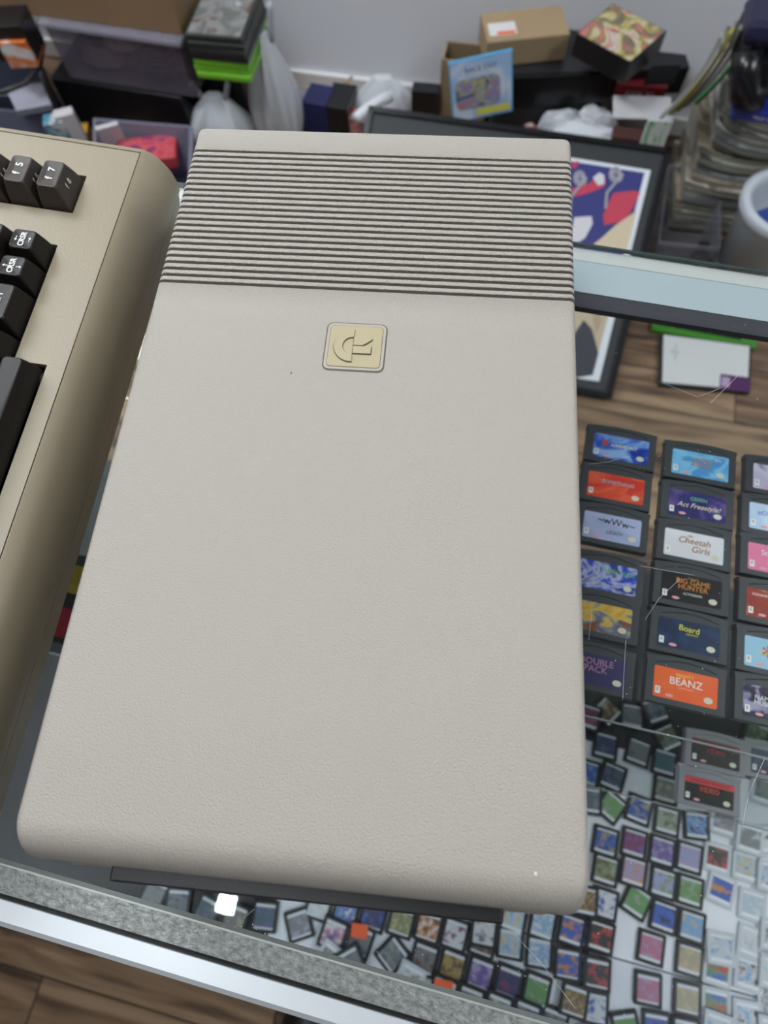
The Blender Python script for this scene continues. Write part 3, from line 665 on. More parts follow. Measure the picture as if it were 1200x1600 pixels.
CARDS = [
 (X4(185, 60), 'black card, label gold above and blue below, next to the drive\'s right side', 'gold blue navy'),
 (X4(365, 70), 'black card with a maroon and purple label', 'maroon violet maroon'),
 (X4(540, 120), 'black card with a plain violet label', 'violet violet lilac'),
 (X4(710, 160), 'black card with a lavender label and a light blue figure', 'lilac sky lilac'),
 (X4(885, 160), 'light grey card with a near black label and a red spot', 'dark dark red', 'g'),
 (X4(1065, 215), 'light grey card with a washed out yellow green label', 'sage pale sand', 'g'),
 (X4(1190, 45), 'light grey tilted card with a brown patch at the right edge', 'white brown white', 'g', -15),
 (X4(1215, 280), 'light grey card with a blue and white label cut by the right edge', 'blue white sky', 'g'),
 (X4(180, 235), 'black card with a murky green brown label beside the drive', 'brown olive sage'),
 (X4(355, 245), 'black card with a lilac label and an orange oval', 'lilac orange lilac'),
 (X4(545, 320), 'black card, label with pale sky over green grass', 'green lilac sky'),
 (X4(715, 370), 'black card with a leafy olive green label', 'olive green sage'),
 (X4(910, 360), 'light grey card with a bright blue label and orange corner', 'blue blue orange', 'g', 10),
 (X4(1105, 460), 'light grey card with a faint pale blue label, upper of two alike', 'pale white pale', 'g', 3),
 (X4(1100, 690), 'light grey card with a faint pale blue label, lower of two alike', 'white pale white', 'g', 6),
 (X4(180, 450), 'black card with a white label and a blue emblem, beside the drive\'s front corner', 'white white blue'),
 (X4(380, 435), 'black card lying askew with a fresh green label', 'green sage green', 'b', 20),
 (X4(550, 530), 'black card with a royal blue label', 'blue blue navy', 'b', 5),
 (X4(725, 590), 'black card with a sky blue label over sand', 'sky sky sand', 'b', 3),
 (X4(15, 620), 'black card with a vivid blue label below the drive\'s front corner', 'blue sky blue'),
 (X4(150, 650), 'black card with a dark label and a red face like patch', 'dark red dark'),
 (X4(470, 725), 'black card with a rose pink label, upper of the two pink ones', 'pink pink lilac', 'b', 3),
 (X4(450, 975), 'black card with a rose pink label, lower of the two pink ones', 'pink lilac pink', 'b', 4),
 (X4(710, 800), 'black card with a beige parchment label, upper of two alike', 'beige sand beige', 'b', 2),
 (X4(690, 1025), 'black card with a beige parchment label, lower of two alike', 'beige beige sand', 'b', 2),
 (X4(885, 860), 'light grey card with a red, green and blue label, upper of two alike', 'red green blue', 'g', 2),
 (X4(875, 1045), 'light grey card with a red, green and blue label, lower of two alike', 'red sage violet', 'g', 2),
 (X4(1080, 890), 'light grey card with a sky blue and white label with brown lettering', 'sky white brown', 'g', 3),
 (X4(1070, 1090), 'light grey card with an icy pale label below the sky blue one', 'pale white sky', 'g', 3),
 (X4(1225, 1090), 'light grey card cut by the right edge near the bottom', 'pale white grey', 'g', 3),
 (X4(1230, 880), 'light grey card, whitish label, cut by the right edge by the sky blue one', 'white pale white', 'g', 3),
 (X4(1235, 650), 'grey labelled light card cut by the right edge beside the faint blue pair', 'grey white pale', 'g', 3),
 (X4(120, 880), 'black card with a smoky label and dark red middle', 'dark grey brown', 'b', 3),
 (X4(-5, 830), 'black card with a blue and white label left of the smoky one', 'sky blue white', 'b', 3),
 (X4(-15, 1050), 'black card with a tan brown label', 'gold brown sand', 'b', 3),
 (X4(115, 1090), 'black card with a white label and navy lettering near the bottom', 'white white navy', 'b', 5),
 (X4(300, 1180), 'black card with a dull green label at the bottom edge', 'green sage olive', 'b', 3),
 (X4(500, 1170), 'black card with a navy label at the bottom edge', 'navy violet navy', 'b', 4),
 (X4(690, 1200), 'black card with a tan label at the bottom edge', 'sand brown white', 'b', 4),
 (X4(880, 1230), 'light grey card with a blue label at the bottom edge', 'pale white sky', 'g', 4),
 (Y4(220, 800), 'black card turned askew with a vivid green label', 'green green sage', 'b', 28),
 (Y4(395, 820), 'black card with a navy label and gold writing', 'navy blue gold', 'b', 8),
 (Y4(570, 890), 'black card with a pale sage label and a brown figure', 'sage sage brown', 'b', 2),
 (Y4(755, 920), 'black card with a cobalt label in front of the red banded cartridge', 'blue sky navy', 'b', -6),
 (Y4(925, 890), 'light grey card with a faded pinkish label', 'grey lilac grey', 'g', 4),
 (Y4(1080, 1000), 'light grey card with a faded grey label right of the pinkish one', 'grey pale grey', 'g', 4),
 (Y4(185, 420), 'black card with a deep blue label in the dim rear area', 'navy slate navy', 'b', 2),
 (Y4(390, 460), 'black card with a brown grey label in the dim rear area', 'grey slate grey', 'b', 8),
 (Y4(555, 525), 'black card with a teal label in the dim rear area', 'teal slate teal', 'b', 3),
 (Y4(230, 615), 'black card with a slate blue label', 'slate slate navy', 'b', 10),
 (Y4(70, 590), 'black card with a bright blue label half under the drive', 'blue sky blue', 'b', 4),
 (Y4(562, 695), 'black card with a taupe label', 'grey beige grey', 'b', 2),
 (Y4(352, 235), 'black card with a grey writing label behind the teal one', 'grey grey slate', 'b', -3),
 (Y4(575, 370), 'black card tilted, with a dark green label', 'teal olive dark', 'b', -35),
 (Y4(195, 205), 'black card tilted, with a tobacco brown label', 'brown beige brown', 'b', -55),
 (Y4(490, 200), 'black card tilted, with a dark grey label', 'dark slate grey', 'b', -30),
 (Y4(75, 240), 'black card with a dark red label beside the drive at the rear', 'maroon dark maroon', 'b', 5),
 (Y4(1180, 700), 'light grey card in the dim area right of the lower shelf cartridges', 'grey slate grey', 'g', 5),
 (Y4(80, 760), 'black card with a grey label tucked by the drive', 'slate grey slate', 'b', -5),
 (Y4(820, 480), 'black card with a dark violet label under the smoky cartridges', 'violet navy dark', 'b', 5),
 (Y4(1130, 350), 'black card with a dark olive label at the dim rear right', 'olive dark green', 'b', 15),
 (Z5(100, 300), 'black card with a cream and brown label under the black bezel', 'sand olive beige', 'b', 3),
 (Z5(260, 330), 'black card with a brown and orange label', 'brown orange white', 'b', 3),
 (Z5(415, 375), 'black card with a white label and a dark red vehicle', 'white white maroon', 'b', 4),
 (Z5(580, 415), 'black card with a dark brown forest label', 'dark brown olive', 'b', 4),
 (Z5(597, 262), 'black card with a pale grey label mostly hidden by the bezel', 'white grey white', 'b', 3),
 (Z5(760, 275), 'black card with a pale blue and yellow label by the bezel end', 'sky pale sand', 'b', 4),
 (Z5(930, 315), 'black card with a pale blue label with white streaks', 'pale sky white', 'b', 4),
 (Z5(1095, 345), 'black card with a blue label and an orange emblem, upper of two', 'blue orange blue', 'b', 4),
 (Z5(1070, 555), 'black card with a blue label and an orange emblem, lower of two', 'blue gold blue', 'b', 4),
 (Z5(745, 460), 'black card with a pale aqua label and a brown bird shape', 'pale sky beige', 'b', 4),
 (Z5(905, 510), 'black card with a pale blue label and a red car streak', 'pale pale red', 'b', 4),
 (Z5(50, 495), 'black card lying diagonally with a grey blue label', 'slate grey sage', 'b', 35),
 (Z5(235, 520), 'black card with a grey stone label', 'grey grey brown', 'b', 5),
 (Z5(400, 562), 'black card with a yellow and brown label', 'gold gold brown', 'b', 5),
 (Z5(565, 610), 'black card with a purple label near the front ledge', 'violet violet lilac', 'b', 5),
 (Z5(730, 658), 'black card with a navy and red label near the front ledge', 'navy maroon navy', 'b', 5),
 (Z5(895, 705), 'black card with a sage green label near the front ledge', 'green sage green', 'b', 5),
 (Z5(1062, 755), 'black card with an orange brown label near the front ledge', 'orange brown gold', 'b', 5),
 (Z5(500, 770), 'black card with a grey label peeping over the ledge left of the middle', 'grey slate grey', 'b', 5),
 (Z5(665, 815), 'black card with a silver label peeping over the ledge', 'grey white grey', 'b', 5),
 (Z5(830, 860), 'black card with an indigo label peeping over the ledge', 'navy grey navy', 'b', 5),
 (Z5(995, 905), 'black card with an ash label peeping over the ledge', 'grey dark grey', 'b', 5),
 (Z5(345, 715), 'black card with a pale label under the orange sticker by the ledge', 'grey white grey', 'b', 5),
 (Z5(150, 640), 'light grey card lying upside down near the ledge', 'white grey white', 'g', 12),
 (Z6(700, 262), 'black card with a blank white label under the bezel', 'white white pale', 'b', 3),
 (Z6(850, 290), 'black card with an azure label under the bezel', 'sky blue white', 'b', 3),
 (Z6(1000, 320), 'black card with a dark blue label under the bezel', 'navy blue navy', 'b', 3),
 (Z6(780, 420), 'black card with a blue and coral label', 'blue pink white', 'b', 6),
 (Z6(925, 455), 'black card with a grey label and an orange sticker on its top', 'grey slate grey', 'b', 8),
 (Z6(590, 370), 'black card lying diagonally with a mauve grey label', 'grey lilac grey', 'b', -30),
 (Z6(400, 325), 'black card with a dim turquoise label', 'slate teal violet', 'b', -8),
 (Z6(235, 340), 'black card with a dim taupe label near the lamp reflection', 'grey beige grey', 'b', 5),
 (Z6(80, 300), 'black card with a dim charcoal label left of the lamp reflection', 'slate grey slate', 'b', 12),
 (Z6(-80, 250), 'black card with a dim blue grey label far left under the counter glass', 'slate grey navy', 'b', -10),
 (Z6(-210, 200), 'black card with a dim grey label below the drive\'s front left corner', 'grey slate grey', 'b', 8),
 (Z6(760, 555), 'light grey card half hidden by the front ledge', 'grey white grey', 'g', 20),
 (Z6(880, 570), 'black card standing at an angle half hidden by the front ledge', 'grey slate grey', 'b', -40),
]
rowc = {}
for it in CARDS:
    (px, py), d = it[0], it[1]; nm = it[2].split()
    if nm[0] == nm[2]: nm = [nm[0], nm[0], nm[1]]      # the third colour is the rare one
    cols = [tuple(v * .74 + .04 for v in c[x]) for x in nm]  # greyed colours: the haze over the cards is mixed into their print
    gamecard(px, py, d, cols, it[3] if len(it) > 3 else 'b', it[4] if len(it) > 4 else 3)
for (px, py), w, h, l in ((Z6(925, 400), .022, .016, 'orange price sticker on a grey card, mirrored in the case front below the black bezel'), (Z5(347, 672), .024, .014, 'red orange price sticker mirrored in the case front by the ledge')):
    p = at(px, py, DECK + .0038)
    if p.dot(N) < VP: p = p + N * 2 * (VP - p.dot(N))
    zz = max([q.z + .0041 for q in placed if (Vector((q.x, q.y, 0)) - Vector((p.x, p.y, 0))).length < .034] + [DECK])
    tag(link('price_sticker', prism(bmesh.new(), rrect(w, h, .002), 0, .0004), M_orange, loc=(p.x, p.y, zz), rot=(0, 0, TH - .08)), l, 'sticker', 'orange price stickers')

# ================================================================ THE FLOOR BEHIND THE COUNTER
def face_box(name, label, cat, pL, pR, z0, ytop, depth, m, h=None, group=None, bevel=.003, parts=None):
    """a box whose front bottom edge runs between two pixels at height z0"""
    a, b = at(*pL, z0), at(*pR, z0); w = (b - a).length; yaw = math.atan2(b.y - a.y, b.x - a.x)
    if h is None: h = z_for(a, ytop) - z0
    t = thing(name, label, cat, (a.x, a.y, z0), yaw, group)
    body = link('body', B(0, w, 0, depth, 0, h), m, t, bevel=bevel)
    if parts: parts(t, w, h, depth)
    return t, w, h
# framed poster leaning on the clutter
P0 = at(952, 625, 0); P1 = at(1045, 240, .25); P2 = at(578, 176, .25)
ey = (P1 - P0).normalized(); ex0 = (P1 - P2); ex = (ex0 - ey * ex0.dot(ey)).normalized(); nn = ex.cross(ey).normalized()
LW, LH = ex0.length, (P1 - P0).length
fr = thing('framed_poster', 'wide black mat and frame around a cartoon poster, leaning on the clutter behind the counter', 'framed picture', (0, 0, 0))
MF = Matrix((( ex.x, ey.x, nn.x, P0.x), (ex.y, ey.y, nn.y, P0.y), (ex.z, ey.z, nn.z, P0.z + .004), (0, 0, 0, 1)))
fr.matrix_world = MF
link('mat_board', B(-LW, 0, 0, LH, .0, .012), M_matblack, fr, bevel=.002)
bm = bmesh.new()
for a in ((-LW, 0, -.0, .012), (-LW, 0, LH - .012, LH), (-.012, 0, 0, LH), (-LW, -LW + .012, 0, LH)): box(bm, *a, .011, .019)
link('frame', bm, M_gloss, fr)
MFi = MF.inverted(); PP = MF @ Vector((0, 0, .0125))
def pl(px, py): q = MFi @ at_plane(px, py, PP, nn); return (q.x, q.y)
def flat(name, pts, m, z, par): return link(name, prism(bmesh.new(), [pl(*p) for p in pts], z, z + .0004), m, par)
flat('poster_border', [(1017, 266), (936, 596), (600, 545), (690, 214)], mat('poster_white', (.70, .74, .80), .4), .0122, fr)
pb = flat('poster_print', [(1007, 270), (926, 586), (612, 536), (697, 222)], mat('poster_blue', (.035, .040, .19), .4), .0127, fr)
K = lambda n, *c_: mat('poster_' + n, c_, .45)
flat('poster_shape', [(992, 298), (1000, 302), (978, 345), (944, 352), (942, 336), (958, 302)], K('red', .52, .045, .09), .0132, pb)
flat('poster_shape', [(994, 330), (979, 392), (926, 383), (940, 372), (962, 352)], K('cream', .62, .52, .36), .0133, pb)
flat('poster_shape', [(975, 400), (926, 584), (840, 575), (870, 470), (900, 440), (926, 400)], K('sandy', .50, .42, .30), .0132, pb)
flat('poster_shape', [(900, 590), (926, 586), (935, 552), (925, 515), (912, 500), (898, 520), (880, 560)], K('dusk', .035, .035, .055), .0135, pb)
flat('poster_shape', [(905, 480), (925, 490), (930, 525), (940, 505), (938, 485), (920, 474)], K('ochre', .42, .32, .22), .0137, pb)
flat('poster_shape', [(897, 340), (924, 338), (926, 350), (914, 372), (905, 378), (890, 380)], K('pale', .62, .62, .66), .0134, pb)
flat('poster_shape', [(890, 296), (918, 288), (936, 275), (946, 280), (944, 292), (925, 300), (898, 308)], K('red', .52, .045, .09), .0135, pb)
flat('poster_shape', [(926, 278), (936, 270), (944, 274), (944, 288), (934, 290)], K('pale', .62, .62, .66), .0138, pb)
flat('poster_shape', [(895, 253), (905, 252), (900, 262), (893, 264)], K('red', .52, .045, .09), .0134, pb)
for cx, cy, rr in ((906, 278, 13), (962, 272, 14)):   # grey curls
    bm = bmesh.new(); pts = []
    for k in range(26):
        a = k / 25 * 4.2 * PI; r_ = rr * (1 - k / 30) ; q = pl(cx + r_ * math.cos(a) * .8, cy + r_ * math.sin(a)); pts.append((q[0], q[1], .0136))
    q0 = pl(cx - 16, cy + 55); pts = [(q0[0], q0[1], .0136)] + [(pl(cx - 14, cy + 30)[0], pl(cx - 14, cy + 30)[1], .0136)] + pts
    tube(bm, pts, .0035, 6); link('poster_curl', bm, K('grey', .38, .38, .44), pb)
# tall case with a white insert lying on the floor
gc = thing('game_case', 'white game case lying on the wooden floor with a purple corner sticker', 'game case', (0, 0, 0))
def flatfloor(name, pts, z0, z1, m, par=None): return link(name, prism(bmesh.new(), [tuple(at(px, py, z1))[:2] for px, py in pts], z0, z1), m, par)
flatfloor('case_body', [(1033, 521), (1174, 540), (1172, 613), (1031, 600)], 0, .014, M_matblack, gc)
flatfloor('cover_sheet', [(1037, 523), (1171, 541), (1168, 609), (1035, 597)], .014, .0146, mat('cover_white', (.60, .62, .62), .4), gc)
flatfloor('corner_sticker', [(1126, 584), (1172, 590), (1170, 613), (1124, 607)], .0146, .0152, mat('sticker_purple', (.07, .01, .09), .4), gc)
flatfloor('corner_sticker', [(1128, 588), (1141, 590), (1139, 605), (1126, 603)], .0152, .0155, mat('sticker_lilac', (.4, .3, .45), .4), gc)
text('scribble', '~ll~', .03, mat('faint_ink', (.35, .36, .38), .5), gc, at(1055, 550, .0149), (0, 0, PI / 2 + TH))
g2 = thing('game_case', 'bright green case lying behind the white one on the wooden floor', 'game case', (0, 0, 0))
flatfloor('case_body', [(1020, 490), (1185, 522), (1180, 545), (1018, 515)], 0, .012, M_green_dk, g2)
flatfloor('cover_sheet', [(1030, 495), (1160, 519), (1158, 531), (1028, 507)], .012, .0126, M_gloss, g2)

# ---- containers and boxes, left
def open_bin(label, quad, zr, h, m, taper=.9, wall=.004, z0=0, rim=.008, cat='storage bin', group=None):
    q = [at(*p, zr) for p in quad]; ctr = sum(q, Vector()) / 4
    t = thing('storage_bin', label, cat, (ctr.x, ctr.y, z0), 0, group)
    L = lambda k, z: [((p.x - ctr.x) * k, (p.y - ctr.y) * k, z) for p in q]
    bm = bmesh.new(); rings(bm, [L(taper, .0), L(1, h), L(1 - .03, h), L(taper - .035, wall)]); link('tub', bm, m, t)
    bm = bmesh.new(); rings(bm, [L(1.03, h - rim), L(1.03, h), L(.99, h), L(.99, h - rim), L(1.03, h - rim)], False, False); link('rim', bm, m, t)
    return t
open_bin('lilac grey plastic bin holding red game parts between the computer and the black box', [(148, 186), (298, 198), (296, 300), (146, 282)], .15, .15, M_binlilac, wall=.01)
def lay(name, label, cat, px, py, z, dims, m, yaw=0, tilt=(0, 0), group=None, bevel=.001, face=None):
    p = at(px, py, z); t = thing(name, label, cat, (p.x, p.y, z), yaw, group)
    t.rotation_euler = (tilt[0], tilt[1], yaw)
    a, b, h = dims; link('body', B(-a / 2, a / 2, -b / 2, b / 2, -h, 0), m, t, bevel=bevel)
    if face: link('cover', B(-a / 2 * .94, a / 2 * .94, -b / 2 * .94, b / 2 * .94, 0, .0006), face, t)
    return t
redart = art('red_print', [(.50, .05, .08), (.60, .12, .14), (.25, .03, .12)], 20)
lay('game_box', 'red game box lying in the lilac bin, nearer of two', 'game box', 228, 232, .12, (.16, .09, .03), M_red, .2, face=redart)
lay('game_box', 'dark red game box lying in the lilac bin, farther of two', 'game box', 226, 238, .085, (.17, .10, .03), mat('box_dark_red', (.20, .03, .10), .4), .1)
lay('game_box', 'white and grey game box standing on edge at the left end of the lilac bin', 'game box', 166, 196, .17, (.06, .012, .12), mat('cover_pale', (.55, .53, .55), .4), .4, (.2, 0), face=None)
open_bin('lilac grey plastic bin behind the top left of the computer', [(-60, 166), (75, 178), (85, 250), (-60, 240)], .15, .15, mat('bin_lilac_dark', (.20, .20, .27), .4))
lay('game_box', 'small teal and white game box standing left of the lilac bin', 'game box', 82, 185, .20, (.05, .04, .16), art('teal_print', [(.05, .30, .38), (.04, .2, .3), (.6, .6, .6)], 30), .3)
lay('game_box', 'small white game box standing behind the teal one', 'game box', 98, 175, .21, (.05, .03, .17), mat('cover_pale', (.55, .53, .55), .4), .4)
lay('game_box', 'small yellow and orange game box behind the computer', 'game box', 120, 203, .13, (.055, .05, .10), art('flame_print', [(.6, .22, .03), (.55, .4, .05), (.08, .02, .01)], 30), .2)
def label_black(t, w, h, d): text('lettering', 'Commodore', .022, mat('dim_grey_print', (.12, .12, .13), .5), t, (w * .72, -.002, h * .35), (PI / 2, 0, 0))
face_box('console_box', 'large black box under the smoky storage box on the left', 'box', (122, 205), (312, 236), 0, 122, .24, M_gloss, parts=label_black)
zt = z_for(at(118, 205, 0), 122)
def smoky(t, w, h, d):
    link('lid', B(-.01, w + .01, -.01, d + .01, h, h + .012), M_binclear, t, bevel=.003)
Bt, Bw, Bh = face_box('storage_box', 'smoky translucent storage box under the cardboard box on the left', 'storage box', (110, 122), (306, 153), zt, 40, .22, film_mat('smoky_film', (.20, .17, .22), .55), parts=smoky)
a = Bt.location
for i, (dx, z_, w_, h_, cm) in enumerate(((.10, .02, .14, .05, (.25, .17, .22)), (.26, .02, .12, .06, (.03, .03, .04)), (.26, .005, .05, .10, (.05, .05, .06)), (.17, .075, .10, .03, (.5, .42, .46)))):
    tt = thing('cable_bundle', ('rosy white cable bundle', 'charcoal adapter', 'dark upright adapter', 'pale coiled cable')[i] + ' inside the smoky storage box', 'cable', a + Matrix.Rotation(Bt.rotation_euler.z, 3, 'Z') @ Vector((dx, .06, z_)), Bt.rotation_euler.z)
    bm = bmesh.new(); tube(bm, [(w_ / 2 * math.cos(k * .9) * (1 - k * .012), .03 * math.sin(k * .9), h_ * k / 30) for k in range(30)], .008, 6); link('coil', bm, mat('cable_%d' % i, cm, .5), tt, smooth=True)
ztop = zt + Bh + .012
def flaps(t, w, h, d): link('tape', B(w * .0, w, d * .44, d * .56, h, h + .0005), mat('packing_tape', (.35, .25, .15), .3), t)
face_box('cardboard_box', 'brown cardboard box on top of the smoky storage box', 'cardboard box', (-70, 8), (286, 56), ztop, -60, .25, M_brownbox, h=.16, parts=flaps)
open_bin('blue grey tub at the left edge with a black cable hanging over it', [(-80, 52), (48, 60), (72, 150), (-80, 146)], .18, .18, mat('tub_bluegrey', (.08, .09, .13), .45))
cb = bmesh.new(); pc = [at(px, py, .26) for px, py in ((30, 20), (55, 40), (68, 70), (62, 105), (40, 130), (10, 142), (-30, 150))]; tube(cb, pc, .006, 8)
tag(link('cable', cb, M_black, smooth=True), 'black cable looping over the blue grey tub at the left edge', 'cable')
lay('game_box', 'orange and white box at the left edge above the blue grey tub', 'game box', 22, 50, .33, (.07, .08, .06), art('orange_print', [(.65, .15, .03), (.7, .2, .05), (.8, .8, .8)], 14), .1)
lay('game_box', 'black and white box at the top left edge beside the cable', 'game box', 5, 25, .36, (.10, .08, .08), M_gloss, .1)
lay('crumpled_wrapper', 'pale plastic wrapper in the blue grey tub', 'wrapper', 45, 150, .20, (.09, .07, .02), mat('wrapper_pale', (.35, .35, .42), .3), .6, (.3, .2))

# ---- stack of green cases
def case_stack(px, py, z0, n, yaw, labels, w=.135, d=.19, t=.0145):
    p = at(px, py, z0); z = z0
    for i in range(n):
        L = labels[i]; r = thing('game_case', L[0], 'game case', (p.x + random.uniform(-.003, .003), p.y + random.uniform(-.003, .003), z), yaw + random.uniform(-.04, .04), 'game cases stacked behind the counter')
        link('case_shell', B(0, w, 0, d, 0, t), L[1], r, bevel=.002)
        link('cover_sheet', B(.006, w - .004, .006, d - .006, t, t + .0005), L[2], r)
        link('spine_label', B(.004, w - .004, -.0006, 0, .003, t - .003), L[3], r)
        z += t
g_art = art('green_cover', [(.12, .13, .12), (.25, .25, .25), (.10, .06, .05)], 18)
Mg = M_green
names = ['lowest bright green game case in the stack', 'second lowest bright green game case in the stack', 'third lowest bright green game case in the stack']
st = [(names[0], Mg, g_art, Mg), (names[1], Mg, g_art, Mg), (names[2], Mg, g_art, Mg)]
for i, nme in enumerate(('lowest', 'second', 'third', 'topmost')):
    st.append(('%s dark cased game above the bright green ones in the stack' % nme, mat('case_smoke', (.03, .035, .03), .3), g_art, M_matblack))
z_gs = .26
case_stack(310, 122, z_gs, 7, -.08, st, w=.14, d=.19)
face_box('shipping_carton', 'dark carton under the stack of green game cases', 'box', (336, 200), (396, 206), 0, 130, .12, M_gloss, h=z_gs - .001)
# ---- plastic bags
def bag(label, base, z, w, d, h, seed, handles=True, m=None):
    p = at(*base, 0) if z is None else at(*base, z); z = z or 0
    t = thing('plastic_bag', label, 'plastic bag', (p.x, p.y, z), 0, 'white plastic bags')
    rn = random.Random(seed); bm = bmesh.new(); L = []; n = 28
    ph = [rn.uniform(0, 6.3) for _ in range(6)]
    for k in range(14):
        f = k / 13; R = (math.sin(PI * (.18 + .72 * f)) ** .7) * (1 - .45 * f * f); ring = []
        for i in range(n):
            a = 2 * PI * i / n; cr = 1 + .07 * math.sin(5 * a + ph[0] + f * 2) + .05 * math.sin(9 * a + ph[1] - f * 3) + .03 * math.sin(14 * a + ph[2] + 6 * f)
            ring.append((w / 2 * R * cr * math.cos(a), d / 2 * R * cr * math.sin(a), h * f))
        L.append(ring)
    rings(bm, L); link('pouch', bm, m or M_bag, t, smooth=False)
    if handles:
        for sx in (-1, 1):
            bm = bmesh.new(); pts = [(sx * w * .16 + sx * w * .10 * math.sin(PI * k / 10), 0, h * .93 + .10 * math.sin(PI * k / 10) * h / .2 * .6) for k in range(11)]
            tube(bm, pts, .008, 6); link('handle', bm, m or M_bag, t, smooth=True)
    return t
bag('white plastic carrier bag slumped before the green game cases', (356, 226), None, .20, .12, .15, 1)
bag('white plastic carrier bag standing right of the green game cases', (442, 222), None, .15, .14, .30, 2)
bag('crumpled clear white bag against the wall behind the drive', (600, 190), None, .20, .12, .13, 3, False)
face_box('game_box', 'navy blue box behind the drive, right of the standing white bag', 'game box', (480, 215), (516, 222), 0, 158, .08, mat('box_navy', (.015, .02, .10), .4))
face_box('game_box', 'black box behind the drive beside the red striped one', 'game box', (512, 220), (548, 226), 0, 165, .10, M_gloss)
face_box('game_box', 'red striped box behind the top edge of the drive', 'game box', (540, 222), (562, 226), 0, 184, .05, art('red_stripe', [(.6, .1, .08), (.5, .4, .35), (.55, .06, .05)], 30))
lay('storage_bin', 'low grey tray against the wall behind the drive', 'storage bin', 520, 165, .05, (.24, .10, .05), M_binlilac, TH)
bm = bmesh.new(); pr = [at(px, py, .16) for px, py in ((556, 186), (572, 172), (592, 158), (612, 150))]; tube(bm, pr, .014, 8)
tag(link('twisted_wrap', bm, mat('wrap_white', (.7, .72, .78), .35), smooth=True), 'twisted strip of white packing film over the black mat', 'packing film')
face_box('game_box', 'upright black box behind the drive, left of the pale blue cover', 'game box', (642, 186), (684, 190), .06, 142, .04, M_gloss)
bm = bmesh.new(); q = at(735, 92, .2); t = thing('cardboard_box', 'open cardboard box behind the pale blue cover', 'cardboard box', (q.x - .075, q.y - .02, 0), TH)
w, d, h = .13, .075, .21
for a in ((0, w, 0, .004, 0, h), (0, w, d - .004, d, 0, h), (0, .004, 0, d, 0, h), (w - .004, w, 0, d, 0, h), (0, w, 0, d, 0, .004)): box(bm, *a)
link('carton', bm, M_tanbox, t); link('flap', box(bmesh.new(), -.045, 0, 0, d, h - .002, h + .002, Matrix.Rotation(-.7, 4, 'Y') @ Matrix.Translation((-.15, 0, .03))) , M_tanbox, t)
# pale blue comic / game cover leaning
def leaning(name, label, cat, quad, z, th, edge_m, face_m, parts=None):
    """a flat rectangular thing whose four corners (TL, TR, BR, BL) show at given pixels; z = heights of the corners"""
    q = [at(*p, zz) for p, zz in zip(quad, z)]
    o_ = q[3]; ex_ = ((q[2] - q[3]) + (q[1] - q[0])) / 2; ey_ = ((q[0] - q[3]) + (q[1] - q[2])) / 2
    w_, h_ = ex_.length, ey_.length; ex_.normalize(); ey_ = (ey_ - ex_ * ey_.dot(ex_)).normalized(); n_ = ex_.cross(ey_)
    if n_.z < 0: n_ = -n_
    t = thing(name, label, cat)
    t.matrix_world = Matrix(((ex_.x, ey_.x, n_.x, o_.x), (ex_.y, ey_.y, n_.y, o_.y), (ex_.z, ey_.z, n_.z, o_.z), (0, 0, 0, 1)))
    link('body', B(0, w_, 0, h_, -th, 0), edge_m, t, bevel=.001)
    fc = link('cover', B(-w_ * .48, w_ * .48, -h_ * .48, h_ * .48, 0, .0006), face_m, t, (w_ / 2, h_ / 2, 0))
    if parts: parts(t, fc, w_, h_)
    return t
def comic_parts(t, fc, w_, h_):
    link('cover_picture', prism(bmesh.new(), rrect(w_ * .72, h_ * .5, w_ * .1, 5, -w_ * .06, -h_ * .05), .0008, .0014), art('comic_picture', [(.08, .10, .28), (.45, .42, .2), (.2, .25, .5), (.5, .2, .2)], 26, detail=4), fc)
    link('cover_band', B(-w_ * .1, w_ * .46, -h_ * .44, -h_ * .33, .0008, .0014), mat('band_yellow', (.65, .62, .10), .4), fc)
    text('title', 'RACE DAY', h_ * .12, mat('title_navy', (.1, .12, .3), .5), fc, (0, h_ * .34, .0015))
leaning('game_cover', 'pale blue game manual propped against the open cardboard box', 'game manual', [(686, 122), (775, 88), (812, 186), (708, 193)], (.30, .32, .20, .18), .012, mat('cover_blue_edge', (.08, .35, .62), .4), art('comic_cover', [(.35, .52, .75), (.6, .68, .8), (.30, .45, .70)], 9), comic_parts)
# black console with a tan carton on it
def vcr(t, w, h, d):
    link('tray_slot', B(w * .1, w * .6, -.001, 0, h * .4, h * .6), M_gloss, t); link('top_plate', B(.01, w - .01, .01, d - .01, h, h + .002), mat('satin_black', (.02, .02, .025), .3), t)
Vt, Vw, Vh = face_box('game_console', 'wide black console under the tan carton behind the counter', 'console', (772, 166), (952, 160), .16, 122, .20, M_gloss, parts=vcr)
zc = .16 + Vh + .003
bx = thing('box', 'plain black box under the wide black console', 'box', (Vt.location.x, Vt.location.y + .01, 0), Vt.rotation_euler.z); link('body', B(0, Vw * .96, 0, .17, 0, .159), M_matblack, bx, bevel=.002)
def tan_lab(t, w, h, d):
    s_ = link('shipping_label', B(.01, w * .38, .02, d * .6, h, h + .0006), mat('label_white', (.7, .7, .7), .5), t); link('label_patch', B(w * .14, w * .36, .022, d * .3, h + .0006, h + .0010), M_orange, s_)
face_box('cardboard_box', 'tan cardboard carton with an orange and white label on the black console', 'cardboard box', (757, 107), (882, 94), zc, 66, .11, M_tanbox, parts=tan_lab)
